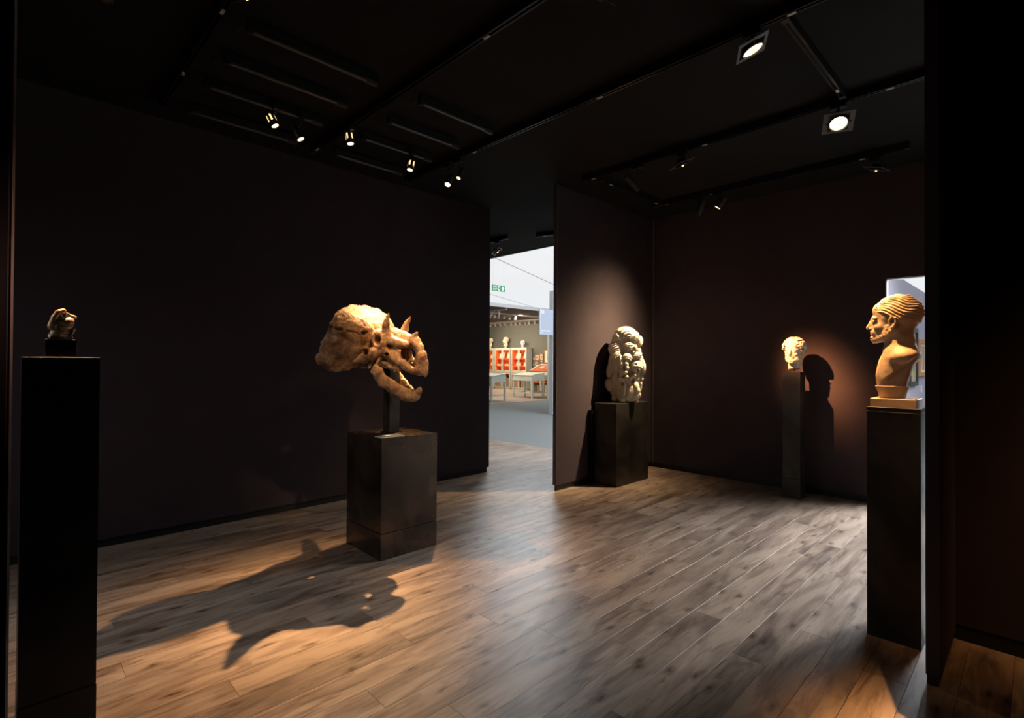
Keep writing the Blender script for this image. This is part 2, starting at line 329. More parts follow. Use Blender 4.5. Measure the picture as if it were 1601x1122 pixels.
# ------------------------------------------------------------------ signed distance sculpting
def lattice_noise(shape, h, size, seed):
    rng = np.random.RandomState(seed)
    n = [int(s*h/size)+3 for s in shape]; g = rng.rand(*n).astype(np.float32)*2-1
    idx = [np.arange(s)*h/size for s in shape]; i0 = [i.astype(int) for i in idx]; fr = [(i-j).astype(np.float32) for i, j in zip(idx, i0)]
    fr = [f*f*(3-2*f) for f in fr]
    a = g[i0[0]]*(1-fr[0])[:, None, None]+g[i0[0]+1]*fr[0][:, None, None]
    a = a[:, i0[1]]*(1-fr[1])[None, :, None]+a[:, i0[1]+1]*fr[1][None, :, None]
    return a[:, :, i0[2]]*(1-fr[2])+a[:, :, i0[2]+1]*fr[2]
class SDF:
    def __init__(s, lo, hi, h):
        s.lo = np.array(lo, float); s.h = h
        s.n = (np.ceil((np.array(hi)-s.lo)/h)).astype(int)+1
        s.ax = [(s.lo[i]+np.arange(s.n[i])*h).astype(np.float32) for i in range(3)]
        s.D = np.full(s.n, .06, np.float32)
    def _sl(s, c0, c1, pad):
        sl = []
        for i in range(3):
            a = int(max(0, math.floor((c0[i]-pad-s.lo[i])/s.h))); b = int(min(s.n[i], math.ceil((c1[i]+pad-s.lo[i])/s.h)+1))
            if b <= a: return None, None
            sl.append(slice(a, b))
        sl = tuple(sl); return sl, (s.ax[0][sl[0]][:, None, None], s.ax[1][sl[1]][None, :, None], s.ax[2][sl[2]][None, None, :])
    def _comb(s, sl, d, k, op):
        D = s.D[sl]
        if op == 'u':
            if k > 0:
                t = np.clip(.5+.5*(D-d)/k, 0, 1); s.D[sl] = D*(1-t)+d*t-k*t*(1-t)
            else: s.D[sl] = np.minimum(D, d)
        elif op == 's':
            d = -d
            if k > 0:
                t = np.clip(.5+.5*(d-D)/k, 0, 1); s.D[sl] = D*(1-t)+d*t+k*t*(1-t)
            else: s.D[sl] = np.maximum(D, d)
        elif op == 'i':
            s.D[sl] = np.maximum(D, d)
    def ell(s, c, r, k=.01, op='u', rot=None, ridges=None, sh=None):
        R = np.array((Euler(rot).to_matrix() if rot else Matrix.Identity(3)))
        m_ = max(r); sl, g = s._sl([c[i]-m_ for i in range(3)], [c[i]+m_ for i in range(3)], .03+k)
        if sl is None: return s
        x, y, z = g[0]-c[0], g[1]-c[1], g[2]-c[2]
        p = [R[0, i]*x+R[1, i]*y+R[2, i]*z for i in range(3)]
        k0 = np.sqrt(sum((p[i]/r[i])**2 for i in range(3))); k1 = np.sqrt(sum((p[i]/r[i]**2)**2 for i in range(3)))+1e-6
        d = k0*(k0-1)/k1
        if ridges:
            amp, freq, cx_, cz_ = ridges
            q = np.sqrt((p[0]/r[0]-cx_)**2+(p[2]/r[2]-cz_)**2)
            d = d+amp*np.abs(np.sin(freq*q*PI))**.6
        if sh is not None: d = np.maximum(d, -(d+sh))
        s._comb(sl, d.astype(np.float32), k, op); return s
    def cap(s, a, b, ra, rb, k=.01, op='u', flat=None):
        a = np.array(a, float); b = np.array(b, float); m_ = max(ra, rb)
        sl, g = s._sl(np.minimum(a, b)-m_, np.maximum(a, b)+m_, .03+k)
        if sl is None: return s
        ab = b-a; L = ab@ab+1e-9
        t = np.clip(((g[0]-a[0])*ab[0]+(g[1]-a[1])*ab[1]+(g[2]-a[2])*ab[2])/L, 0, 1)
        x, y, z = g[0]-a[0]-t*ab[0], g[1]-a[1]-t*ab[1], g[2]-a[2]-t*ab[2]
        if flat is not None:
            fn = np.array(flat[0], float); fn /= np.linalg.norm(fn); q = x*fn[0]+y*fn[1]+z*fn[2]
            e = (1/flat[1]-1)*q; x = x+e*fn[0]; y = y+e*fn[1]; z = z+e*fn[2]
        d = np.sqrt(x*x+y*y+z*z)-(ra+(rb-ra)*t)
        if flat is not None: d = d*min(1, flat[1]*1.4)
        s._comb(sl, d.astype(np.float32), k, op); return s
    def path(s, pts, rs, k=.01, op='u', flat=None):
        for i in range(len(pts)-1): s.cap(pts[i], pts[i+1], rs[i], rs[i+1], k, op, flat)
        return s
    def box(s, c, r, k=.005, op='u', rnd=.004, rot=None):
        R = np.array((Euler(rot).to_matrix() if rot else Matrix.Identity(3))); m_ = math.sqrt(sum(q*q for q in r))
        sl, g = s._sl([c[i]-(m_ if rot else r[i]) for i in range(3)], [c[i]+(m_ if rot else r[i]) for i in range(3)], .03+k)
        if sl is None: return s
        x, y, z = g[0]-c[0], g[1]-c[1], g[2]-c[2]
        p = [np.abs(R[0, i]*x+R[1, i]*y+R[2, i]*z)-(r[i]-rnd) for i in range(3)]
        d = np.sqrt(sum(np.maximum(q, 0)**2 for q in p))+np.minimum(np.maximum(np.maximum(p[0], p[1]), p[2]), 0)-rnd
        s._comb(sl, d.astype(np.float32), k, op); return s
    def plane(s, pt, nrm, k=0):       # keep the side opposite to nrm
        n = np.array(nrm, float); n /= np.linalg.norm(n)
        d = (s.ax[0]-pt[0])[:, None, None]*n[0]+(s.ax[1]-pt[1])[None, :, None]*n[1]+(s.ax[2]-pt[2])[None, None, :]*n[2]
        s.D = np.maximum(s.D, d.astype(np.float32)); return s
    def noise(s, amp, size, seed=1, mask=None):
        n = lattice_noise(s.n, s.h, size, seed)*amp
        s.D = s.D+(n if mask is None else n*mask).astype(np.float32); return s
    def mesh(s, name, mt, parent=None):
        D = s.D.copy(); D[0] = D[-1] = .05; D[:, 0] = D[:, -1] = .05; D[:, :, 0] = D[:, :, -1] = .05
        ins = D < 0
        cnt = np.zeros([q-1 for q in D.shape], np.float32); acc = np.zeros((3, *cnt.shape), np.float32)
        nx, ny, nz = cnt.shape
        def sub(A, o): return A[o[0]:o[0]+nx, o[1]:o[1]+ny, o[2]:o[2]+nz]
        for axis in range(3):
            o1, o2 = [q for q in range(3) if q != axis]
            for i in (0, 1):
                for j in (0, 1):
                    a = [0, 0, 0]; a[o1] = i; a[o2] = j; b = list(a); b[axis] = 1
                    da, db = sub(D, a), sub(D, b); cr = (da < 0) != (db < 0)
                    t = np.where(cr, da/np.where(cr, da-db, 1), 0)
                    cnt += cr
                    acc[axis] += t*cr; acc[o1] += i*cr; acc[o2] += j*cr
        act = cnt > 0; ids = -np.ones(cnt.shape, np.int64); w_ = np.argwhere(act); ids[act] = np.arange(len(w_))
        V = (w_+(acc[:, act]/cnt[act]).T)*s.h+s.lo
        Q = []
        for axis in range(3):
            o1, o2 = (axis+1) % 3, (axis+2) % 3
            sa = [slice(None)]*3; sb = [slice(None)]*3; sa[axis] = slice(0, -1); sb[axis] = slice(1, None)
            cr = ins[tuple(sa)] != ins[tuple(sb)]; p = np.argwhere(cr)
            ok = (p[:, o1] > 0) & (p[:, o2] > 0) & (p[:, o1] < cnt.shape[o1]) & (p[:, o2] < cnt.shape[o2]); p = p[ok]
            inside = ins[tuple(p.T)]
            e1 = np.zeros(3, int); e1[o1] = 1; e2 = np.zeros(3, int); e2[o2] = 1
            q = np.stack([ids[tuple((p-e1-e2).T)], ids[tuple((p-e2).T)], ids[tuple(p.T)], ids[tuple((p-e1).T)]], 1)
            q[~inside] = q[~inside][:, ::-1]; Q.append(q)
        Q = np.concatenate(Q); Q = Q[(Q >= 0).all(1)]
        me = bpy.data.meshes.new(name)
        me.vertices.add(len(V)); me.vertices.foreach_set('co', V.astype(np.float32).ravel())
        me.loops.add(len(Q)*4); me.loops.foreach_set('vertex_index', Q.astype(np.int32).ravel())
        me.polygons.add(len(Q)); me.polygons.foreach_set('loop_start', np.arange(0, len(Q)*4, 4, dtype=np.int32))
        me.polygons.foreach_set('use_smooth', np.ones(len(Q), bool))
        me.update(calc_edges=True); me.validate(); me.materials.append(mt)
        o = bpy.data.objects.new(name, me); link(o, parent); return o

# ------------------------------------------------------------------ pedestals
def pedestal(name, x0, x1, y0, y1, h, sk, mt, label, plinth_only=True):
    t = empty(name, ((x0+x1)/2, (y0+y1)/2, 0), 0, label, 'pedestal')
    a, b_ = (x1-x0)/2, (y1-y0)/2
    if not sk: bx('body', mt, (-a, a, -b_, b_, 0, h-.02), t, ch=.0015); bx('top_plate', mt, (-a, a, -b_, b_, h-.019, h), t, ch=.001); return t
    bx('base', mt, (-a, a, -b_, b_, 0, sk-.003), t, ch=.0015)
    bx('recess', M_base, (-a+.008, a-.008, -b_+.008, b_-.008, sk-.003, sk+.003), t)
    bx('body', mt, (-a+.001, a-.001, -b_+.001, b_-.001, sk+.003, h), t, ch=.0015)
    return t
pedestal('pedestal', 1.755, 2.197, 2.988, 3.460, .788, .173, M_ped, 'square dark bronze pedestal under the horned fossil skull')
pedestal('pedestal', .042, .243, 2.302, 2.502, 1.305, .173, M_pedk, 'tall black pedestal at far left carrying the tiny bronze figure')
p3 = empty('pedestal', (4.82, 3.192, 0), 0, 'wide black pedestal against the wall under the cream swirling sculpture', 'pedestal')
bx('body', M_pedb, (-.31, .31, -.137, .137, 0, .858), p3, ch=.0015)
bx('back_panel', M_pedk, (-.36, .27, .137, .185, .06, .78), p3)
pedestal('pedestal', 5.405, 5.555, 1.595, 1.752, 1.207, .187, M_pedb, 'slim dark pedestal under the bearded marble head by the back wall')
pedestal('pedestal', 2.970, 3.175, .378, .584, 1.090, .0, M_pedb, 'tall black pedestal under the profile bust at the right partition')
o = bx('caption_card', mat('white card', (.7, .68, .62), .4), (-.085, .085, -.05, .05, 0, .004)); o.location = (1.862, 3.065, .7885); o.rotation_euler = (0, 0, .02)
tag(o, 'white caption card lying on top of the skull pedestal', 'card')
bx('caption_print', mat('grey print', (.18, .17, .15), .6), (-.07, .02, -.03, -.022, .004, .0045), o)
o = bx('strip', mat('worn brass strip', (.35, .22, .12), .4), (0, .09, 0, .004, 0, .003))
o.location = (.098, 2.306, 1.3055); tag(o, 'thin brass strip along the front edge of the far left pedestal', 'strip')

# ------------------------------------------------------------------ horned skull
def make_skull():
    s = SDF((-.50, -.46, -.42), (.42, .46, .42), .0048)
    # frill: swept fan from the neck ring out to a scalloped rim
    RIM = [(0, -.17, 0, .295), (20, -.168, .12, .29), (40, -.165, .22, .262), (60, -.165, .29, .205), (80, -.18, .325, .125), (100, -.235, .33, .02), (115, -.29, .315, -.055), (130, -.30, .27, -.12), (145, -.235, .20, -.135)]
    def rim(th):
        a = abs(th); sg = 1 if th >= 0 else -1
        for p, q in zip(RIM, RIM[1:]):
            if a <= q[0]: f = (a-p[0])/(q[0]-p[0]); r = [p[i]*(1-f)+q[i]*f for i in (1, 2, 3)]; break
        return (r[0]-(.012 if th < 0 else 0)*min(1, a/60), r[1]*sg, r[2])
    def fr(th, t):
        a = math.radians(th); r = rim(max(-145, min(145, th))); t2 = t*(1+.025*math.cos(a*15))
        ro = (-.05, .085*math.sin(a), .035+.07*math.cos(a))
        return tuple(ro[i]*(1-t2)+r[i]*t2+((.035*math.sin(t*PI)) if i == 0 else 0) for i in range(3))
    for th in range(-144, 145, 6):
        pts = [fr(th, t) for t in (0, .2, .4, .6, .8, 1)]
        n = Vector(fr(th, .6))-Vector(fr(th, .4)); n2 = Vector(fr(min(th+5, 144), .5))-Vector(fr(max(th-5, -144), .5)); nn = n.cross(n2)
        s.path(pts, [.030, .030, .032, .032, .032, .026], .012, flat=(tuple(nn), .36))
    for th in (-74,):
        pr = [fr(th+random.uniform(-2, 2), t) for t in (.45, .55, .65, .8, .9, 1.15)]
        s.path([(x+.012, y, z) for x, y, z in pr], [.004, .006, .007, .008, .009, .011], .002, 's')
        s.path([(x-.012, y, z) for x, y, z in pr], [.003, .005, .006, .006, .007, .009], .002, 's')
    # braincase & cheeks
    s.ell((-.02, 0, .06), (.12, .085, .075), .03)
    s.cap((-.06, 0, .05), (.14, 0, .07), .07, .06, .03)
    for sg in (-1, 1):
        # brow ridge, orbit ring
        s.cap((-.06, sg*.075, .10), (.085, sg*.10, .10), .028, .032, .02)
        cx_, cz_ = .035, .065
        ring = [(cx_+.045*math.cos(a), sg*(.115+.008*math.cos(a)), cz_+.045*math.sin(a)) for a in np.linspace(0, 2*PI, 13)]
        s.path(ring, [.019]*13, .012)
        s.ell((cx_, sg*.12, cz_), (.032, .06, .032), .008, 's')
        # horns
        b0 = Vector((.085, sg*.10, .105)); tip = Vector((.125, sg*.128, .245))
        pts = []; rs = []
        for i in range(7):
            t = i/6; p = b0.lerp(tip, t)+Vector((-.012*math.sin(t*PI), 0, 0)); pts.append(tuple(p)); rs.append(.030*(1-t)**.8+.004)
        s.path(pts, rs, .008)
        # squamosal/temple openings
        s.cap((-.075, sg*.10, .055), (-.10, sg*.17, .0), .03, .028, .02)
        s.ell((-.075, sg*.155, .105), (.05, .03, .016), .008, 's', rot=(0, -.5, 0))
        # jugal flare
        s.path([(.06, sg*.10, .0), (.0, sg*.13, -.03), (-.06, sg*.165, -.06), (-.115, sg*.19, -.085)], [.035, .034, .03, .010], .016)
        s.path([(.0, sg*.13, -.02), (-.06, sg*.14, -.0), (-.11, sg*.16, .01)], [.024, .022, .03], .014)
        s.ell((-.045, sg*.15, -.02), (.026, .05, .024), .008, 's')
        s.path([(-.02, sg*.10, -.05), (-.04, sg*.11, -.10), (-.045, sg*.115, -.125)], [.02, .015, .014], .01)     # quadrate
        s.ell((-.085, sg*.125, -.125), (.026, .014, .008), .004)
        # maxilla and snout side
        s.path([(.06, sg*.085, -.02), (.13, sg*.075, -.055), (.20, sg*.055, -.11), (.26, sg*.04, -.145)], [.04, .033, .027, .026], .018)
        s.path([(.04, sg*.075, -.085), (.10, sg*.07, -.12), (.17, sg*.06, -.135)], [.02, .018, .012], .012)
        s.path([(.10, sg*.085, .07), (.16, sg*.075, .045), (.20, sg*.06, .04)], [.035, .028, .022], .016)
        for i in range(9): s.ell((.03+i*.017, sg*.072, -.112-i*.0045), (.006, .008, .016), .002)
        s.ell((.095, sg*.10, -.035), (.016, .03, .012), .005, 's')
    for sg in (-1, 1):
        s.ell((.135, sg*.062, -.045), (.085, .020, .062), .015, rot=(0, .55, 0))
        s.ell((.16, sg*.05, .045), (.075, .024, .028), .015, rot=(0, .2, 0))
    # nasal roof, nasal horn and beak
    s.path([(.08, 0, .10), (.15, 0, .075), (.21, 0, .065), (.255, 0, .055), (.285, 0, .02), (.312, 0, -.04), (.325, 0, -.10)], [.055, .045, .034, .03, .026, .024, .022], .02)
    s.path([(.22, 0, .065), (.25, 0, .095), (.268, 0, .118)], [.03, .017, .006], .01)
    s.path([(.26, 0, -.145), (.30, 0, -.13), (.325, 0, -.10), (.335, 0, -.15), (.338, 0, -.185)], [.03, .030, .03, .022, .007], .015, flat=((0, 1, 0), .75))
    s.ell((.295, 0, -.10), (.045, .022, .085), .02)
    s.ell((.216, 0, -.026), (.052, .10, .058), .006, 's', rot=(0, .5, 0)); s.ell((.17, 0, -.06), (.07, .035, .04), .008, 's')
    s.path([(.235, 0, .03), (.262, .004, -.03), (.245, 0, -.10)], [.008, .006, .010], .008)
    s.path([(.20, 0, -.09), (.225, 0, -.06), (.23, .0, -.08)], [.014, .009, .010], .008)
    s.ell((.16, 0, -.13), (.10, .045, .035), .01, 's')
    # cranial hollow seen from below
    s.ell((.03, 0, -.07), (.09, .06, .055), .01, 's')
    s.noise(.0020, .035, 3).noise(.0022, .016, 4).noise(.0018, .009, 5)
    t = empty('fossil_skull', (1.935, 3.255, 1.375), math.radians(-68), 'brown horned dinosaur skull with fan frill mounted on a steel post', 'skull')
    s.mesh('cranium', M_bone, t)
    j = SDF((-.14, -.18, -.42), (.36, .18, -.08), .0042)
    for sg in (-1, 1):
        j.path([(.0, sg*.105, -.115), (.015, sg*.105, -.17), (.055, sg*.092, -.22), (.11, sg*.07, -.255), (.17, sg*.045, -.29), (.225, sg*.018, -.315)], [.020, .036, .044, .042, .038, .036], .012, flat=((0, 1, 0), .42))
        j.path([(.0, sg*.105, -.12), (-.03, sg*.11, -.16)], [.017, .010], .01)
        j.path([(.05, sg*.09, -.20), (.035, sg*.095, -.135)], [.022, .012], .01)
        for i in range(8): j.ell((.075+i*.014, sg*(.078-i*.005), -.215-i*.009), (.005, .006, .012), .002)
    j.path([(.19, 0, -.325), (.25, 0, -.315), (.285, 0, -.285), (.292, 0, -.262)], [.030, .030, .020, .008], .015)
    j.ell((.205, 0, -.328), (.082, .040, .034), .018)
    j.ell((.215, 0, -.283), (.06, .028, .024), .006, 's')
    j.noise(.0018, .03, 8).noise(.0018, .011, 9)
    j.mesh('lower_jaw', M_bone, t)
    MB().tube([(.02, .0, -.20), (.12, 0, -.28)], .006).build('jaw_rod', M_black, t)
    st = empty('display_post', (1.980, 3.243, .788), 0, 'square black steel post holding up the horned skull', 'stand')
    bx('post', M_pedb, (-.040, .040, -.043, .043, .006, .475), st, ch=.001)
    bx('foot_plate', M_pedk, (-.055, .055, -.055, .055, 0, .006), st)
    MB().tube([(0, 0, .47), (0, 0, .56)], .012).build('rod', M_black, st)
make_skull()

# ------------------------------------------------------------------ heads
def head_core(s, q=1., beard=True):
    """face +x, left +y, chin at z=0, crown .235"""
    s.ell((-.012, 0, .148), (.096, .074, .087), .02)
    s.ell((-.035, 0, .13), (.075, .07, .08), .02)
    s.ell((.032, 0, .088), (.058, .056, .086), .02)
    s.ell((.045, 0, .17), (.045, .058, .04), .02)
    for sg in (-1, 1):
        s.cap((-.01, sg*.052, .065), (.055, sg*.022, .022), .020, .018, .02)
        s.ell((.055, sg*.036, .078), (.026, .022, .022), .012)
    s.ell((.072, 0, .020), (.028, .025, .023), .012)
    s.ell((.060, 0, .052), (.036, .036, .032), .012)
    for sg in (-1, 1):
        s.ell((.095, sg*.032, .107), (.016, .018, .011), .008, 's')
        s.ell((.0765, sg*.031, .107), (.0125, .0145, .0115), .001)
        s.path([(.082, sg*.016, .108), (.0885, sg*.031, .1155), (.078, sg*.047, .108)], [.003, .0036, .003], .003)
        s.path([(.084, sg*.018, .103), (.0865, sg*.031, .0985), (.077, sg*.046, .103)], [.0025, .003, .0025], .003)
        s.path([(.083, sg*.014, .1245), (.0855, sg*.028, .1285), (.074, sg*.052, .123)], [.0055, .0055, .005], .010)
    s.ell((.086, 0, .093), (.021, .015, .036), .008)
    s.ell((.090, 0, .074), (.018, .018, .011), .006)
    s.path([(.083, 0, .140), (.091, 0, .122), (.099, 0, .105), (.113, 0, .078)], [.009, .0085, .008, .0105], .006)
    for sg in (-1, 1): s.ell((.098, sg*.012, .073), (.010, .007, .007), .004)
    s.ell((.084, 0, .050), (.016, .028, .020), .010)
    s.path([(.088, -.022, .053), (.098, -.006, .0575), (.098, .006, .0575), (.088, .022, .053)], [.004, .0055, .0055, .004], .003)
    s.path([(.088, -.018, .044), (.096, 0, .0435), (.088, .018, .044)], [.0045, .0065, .0045], .003)
    s.path([(.092, -.022, .0495), (.103, 0, .0505), (.092, .022, .0495)], [.0015, .002, .0015], .001, 's')
def ear(s, sg, x=-.008, z=.10):
    pts = [(x+.012, sg*.074, z-.012), (x+.012, sg*.080, z+.012), (x+.002, sg*.085, z+.028), (x-.012, sg*.085, z+.022), (x-.014, sg*.083, z), (x-.004, sg*.079, z-.022), (x+.006, sg*.075, z-.027)]
    s.path(pts, [.005, .0055, .006, .006, .0055, .006, .0065], .003)
    s.ell((x, sg*.076, z+.002), (.014, .008, .024), .004)
    s.ell((x+.004, sg*.086, z+.004), (.006, .007, .010), .002, 's')

def make_roman_head():
    s = SDF((-.13, -.125, -.095), (.13, .125, .275), .0026)
    head_core(s)
    s.cap((-.024, 0, .06), (-.016, .0, -.075), .056, .053, .015)
    s.plane((0, 0, -.062), (.1, .12, -1))
    for sg in (-1, 1): ear(s, sg)
    rng = random.Random(5)
    # curled hair: many little locks
    for i in range(520):
        th = rng.uniform(0, 2*PI); cz = rng.uniform(-.35, 1); r = math.sqrt(max(0, 1-cz*cz))
        d = (r*math.cos(th), r*math.sin(th), cz)
        p = (-.014+d[0]*.104, d[1]*.092, .146+d[2]*.095)
        if p[0] > .02 and p[2] < .178+abs(p[1])*.05 - max(0, abs(p[1])-.05)*1.6: continue
        if p[0] > -.03 and p[2] < .115: continue
        rr = rng.uniform(.009, .016)
        s.ell(p, (rr, rr, rr*.85), .002)
        if rng.random() < .6: s.ell((p[0]+d[0]*rr, p[1]+d[1]*rr, p[2]+d[2]*rr), (.0045, .0045, .0045), .002, 's')
    # beard and moustache
    for i in range(260):
        a = rng.uniform(-1.5, 1.5); t = rng.random()
        x = .0+.078*math.cos(a); y = .058*math.sin(a)*1.05; z = .012+t*.055 + (abs(a)/1.5)**2*.045
        x += .006*(1-t)
        if abs(a) < .33 and z > .030: continue
        rr = rng.uniform(.007, .0115); s.ell((x, y, z-.006), (rr, rr, rr), .002)
    for sg in (-1, 1):
        s.path([(.102, sg*.003, .0645), (.096, sg*.018, .060), (.082, sg*.030, .046)], [.0055, .006, .005], .003)
    for i in range(30):
        s.ell((.074+rng.uniform(-.01, .012), rng.uniform(-.022, .022), rng.uniform(-.004, .022)), (.009, .008, .008), .003)
    s.noise(.0012, .012, 2)
    o = s.mesh('portrait_sculpture', M_marble); o.location = (5.475, 1.672, 1.207+.092); o.rotation_euler = (0, 0, math.radians(177))
    tag(o, 'bearded curly haired marble head on the slim pedestal by the back wall', 'sculpture')
    MB().tube([(0, 0, -.092), (0, 0, -.055)], .010, 12).build('mounting_pin', mat('steel pin', (.25, .25, .25), .3, metal=.8), o)
    return o
RH = make_roman_head()

def make_bust():
    """profile bust; local +x is the way he faces"""
    s = SDF((-.135, -.135, .035), (.14, .135, .51), .0024)
    hx, hz, k = .004, .268, .935
    h = SDF((-.15, -.13, -.04), (.15, .13, .27), .0024)
    head_core(h)
    for sg in (-1, 1): ear(h, sg, -.006, .098)
    h.ell((-.018, 0, .150), (.100, .080, .090), .006)          # hair cap
    # clear the face again in front
    rng = random.Random(3)
    def scalp(az, el, g=1.0):
        a, e = math.radians(az), math.radians(el)
        return (-.018+.101*g*math.cos(a)*math.cos(e), .081*g*math.sin(a)*math.cos(e), .150+.091*g*math.sin(e))
    for sg in (-1, 1):
        def strand(f, g, r, k, op, ph):
            e0 = 84-f*66; e1 = 60-f*118; pts = []; rs = []
            for i in range(26):
                u = i/25; az = 12+u*160; el = e0*(1-u**1.1)+e1*u**1.1+4.2*math.sin(u*14+ph)
                pts.append(scalp(sg*az, el, g)); rs.append(r*(1+.25*math.sin(u*9+ph*3)))
            h.path(pts, rs, k, op)
        for j in range(11):
            strand(j/10, 1.0, .0058, .0012, 'u', j*.33+.3*(j % 2))
        for j in range(10):
            strand((j+.5)/10, 1.055, .0036, .0010, 's', (j+.5)*.33+.15)
        for j in range(9):
            h.path([scalp(sg*(100+8*j), -18-1.5*j), scalp(sg*(104+8*j), -34-1.2*j, .97), scalp(sg*(112+8*j), -48-j, .98)], [.009, .008, .004], .002)
        for i in range(120):                                   # short beard
            a = rng.uniform(.25, 1.62); t = rng.random()
            x = .0+.074*math.cos(a); y = .058*math.sin(a); z = .010+t*.050+(a/1.6)**2*.035
            rr = rng.uniform(.0045, .008); h.ell((x, sg*y, z), (rr, rr, rr), .0018)
    for i in range(50): h.ell((.086+rng.uniform(-.010, .010), rng.uniform(-.02, .02), rng.uniform(.0, .028)), (.0065, .006, .006), .002)
    # transplant head into s (sampled, scaled)
    ax = [((s.ax[0]-hx)/k), (s.ax[1]/k), ((s.ax[2]-hz)/k)]
    ii = [np.clip((a-h.lo[i])/h.h, 0, h.n[i]-1.001) for i, a in enumerate(ax)]
    j0 = [q.astype(int) for q in ii]; fr_ = [(q-p) for q, p in zip(ii, j0)]
    A = h.D[j0[0]]*(1-fr_[0])[:, None, None]+h.D[j0[0]+1]*fr_[0][:, None, None]
    A = A[:, j0[1]]*(1-fr_[1])[None, :, None]+A[:, j0[1]+1]*fr_[1][None, :, None]
    A = A[:, :, j0[2]]*(1-fr_[2])+A[:, :, j0[2]+1]*fr_[2]
    s.D = np.minimum(s.D, (A*k).astype(np.float32))
    # neck and chest
    s.path([(-.018, 0, .335), (-.020, 0, .28), (-.022, 0, .235)], [.050, .052, .060], .02)
    s.ell((-.030, 0, .198), (.062, .100, .048), .03, rot=(0, .25, 0))
    s.path([(-.010, 0, .205), (.002, 0, .15), (.012, 0, .10), (.015, 0, .045)], [.056, .060, .058, .054], .03)
    for sg in (-1, 1):
        s.ell((-.058, sg*.055, .200), (.034, .045, .028), .02, rot=(0, .3, 0))
        s.cap((.018, sg*.03, .30), (.035, sg*.012, .232), .010, .008, .012)       # neck tendon
        s.box((-.070, sg*.098, .072), (.14, .060, .080), .006, 's', .01, rot=(0, .75, 0))
    s.plane((0, 0, .052), (0, 0, -1))
    s.noise(.0012, .02, 2)
    t = empty('marble_bust', (3.066, .487, 1.132), math.radians(90), 'golden marble bust of a bearded man in left profile', 'sculpture')
    s.mesh('bust', M_marble2, t)
    prof = [(0, 0), (.052, 0), (.056, .006), (.062, .03), (.070, .048), (.072, .056), (.060, .058), (0, .058)]
    foot = MB().lathe(prof, 36).build('foot', M_marble2, t, smooth=True); foot.scale = (.95, 1.0, 1); foot.location = (.012, 0, 0)
    b = bx('marble_slab', mat('ochre marble slab', (.55, .40, .26), .4, var=.2, scale=20), (-.093, .093, -.088, .088, 0, .041), ch=.003)
    b.location = (3.071, .484, 1.0905); tag(b, 'flat ochre marble slab under the profile bust on tall right pedestal', 'slab')
make_bust()

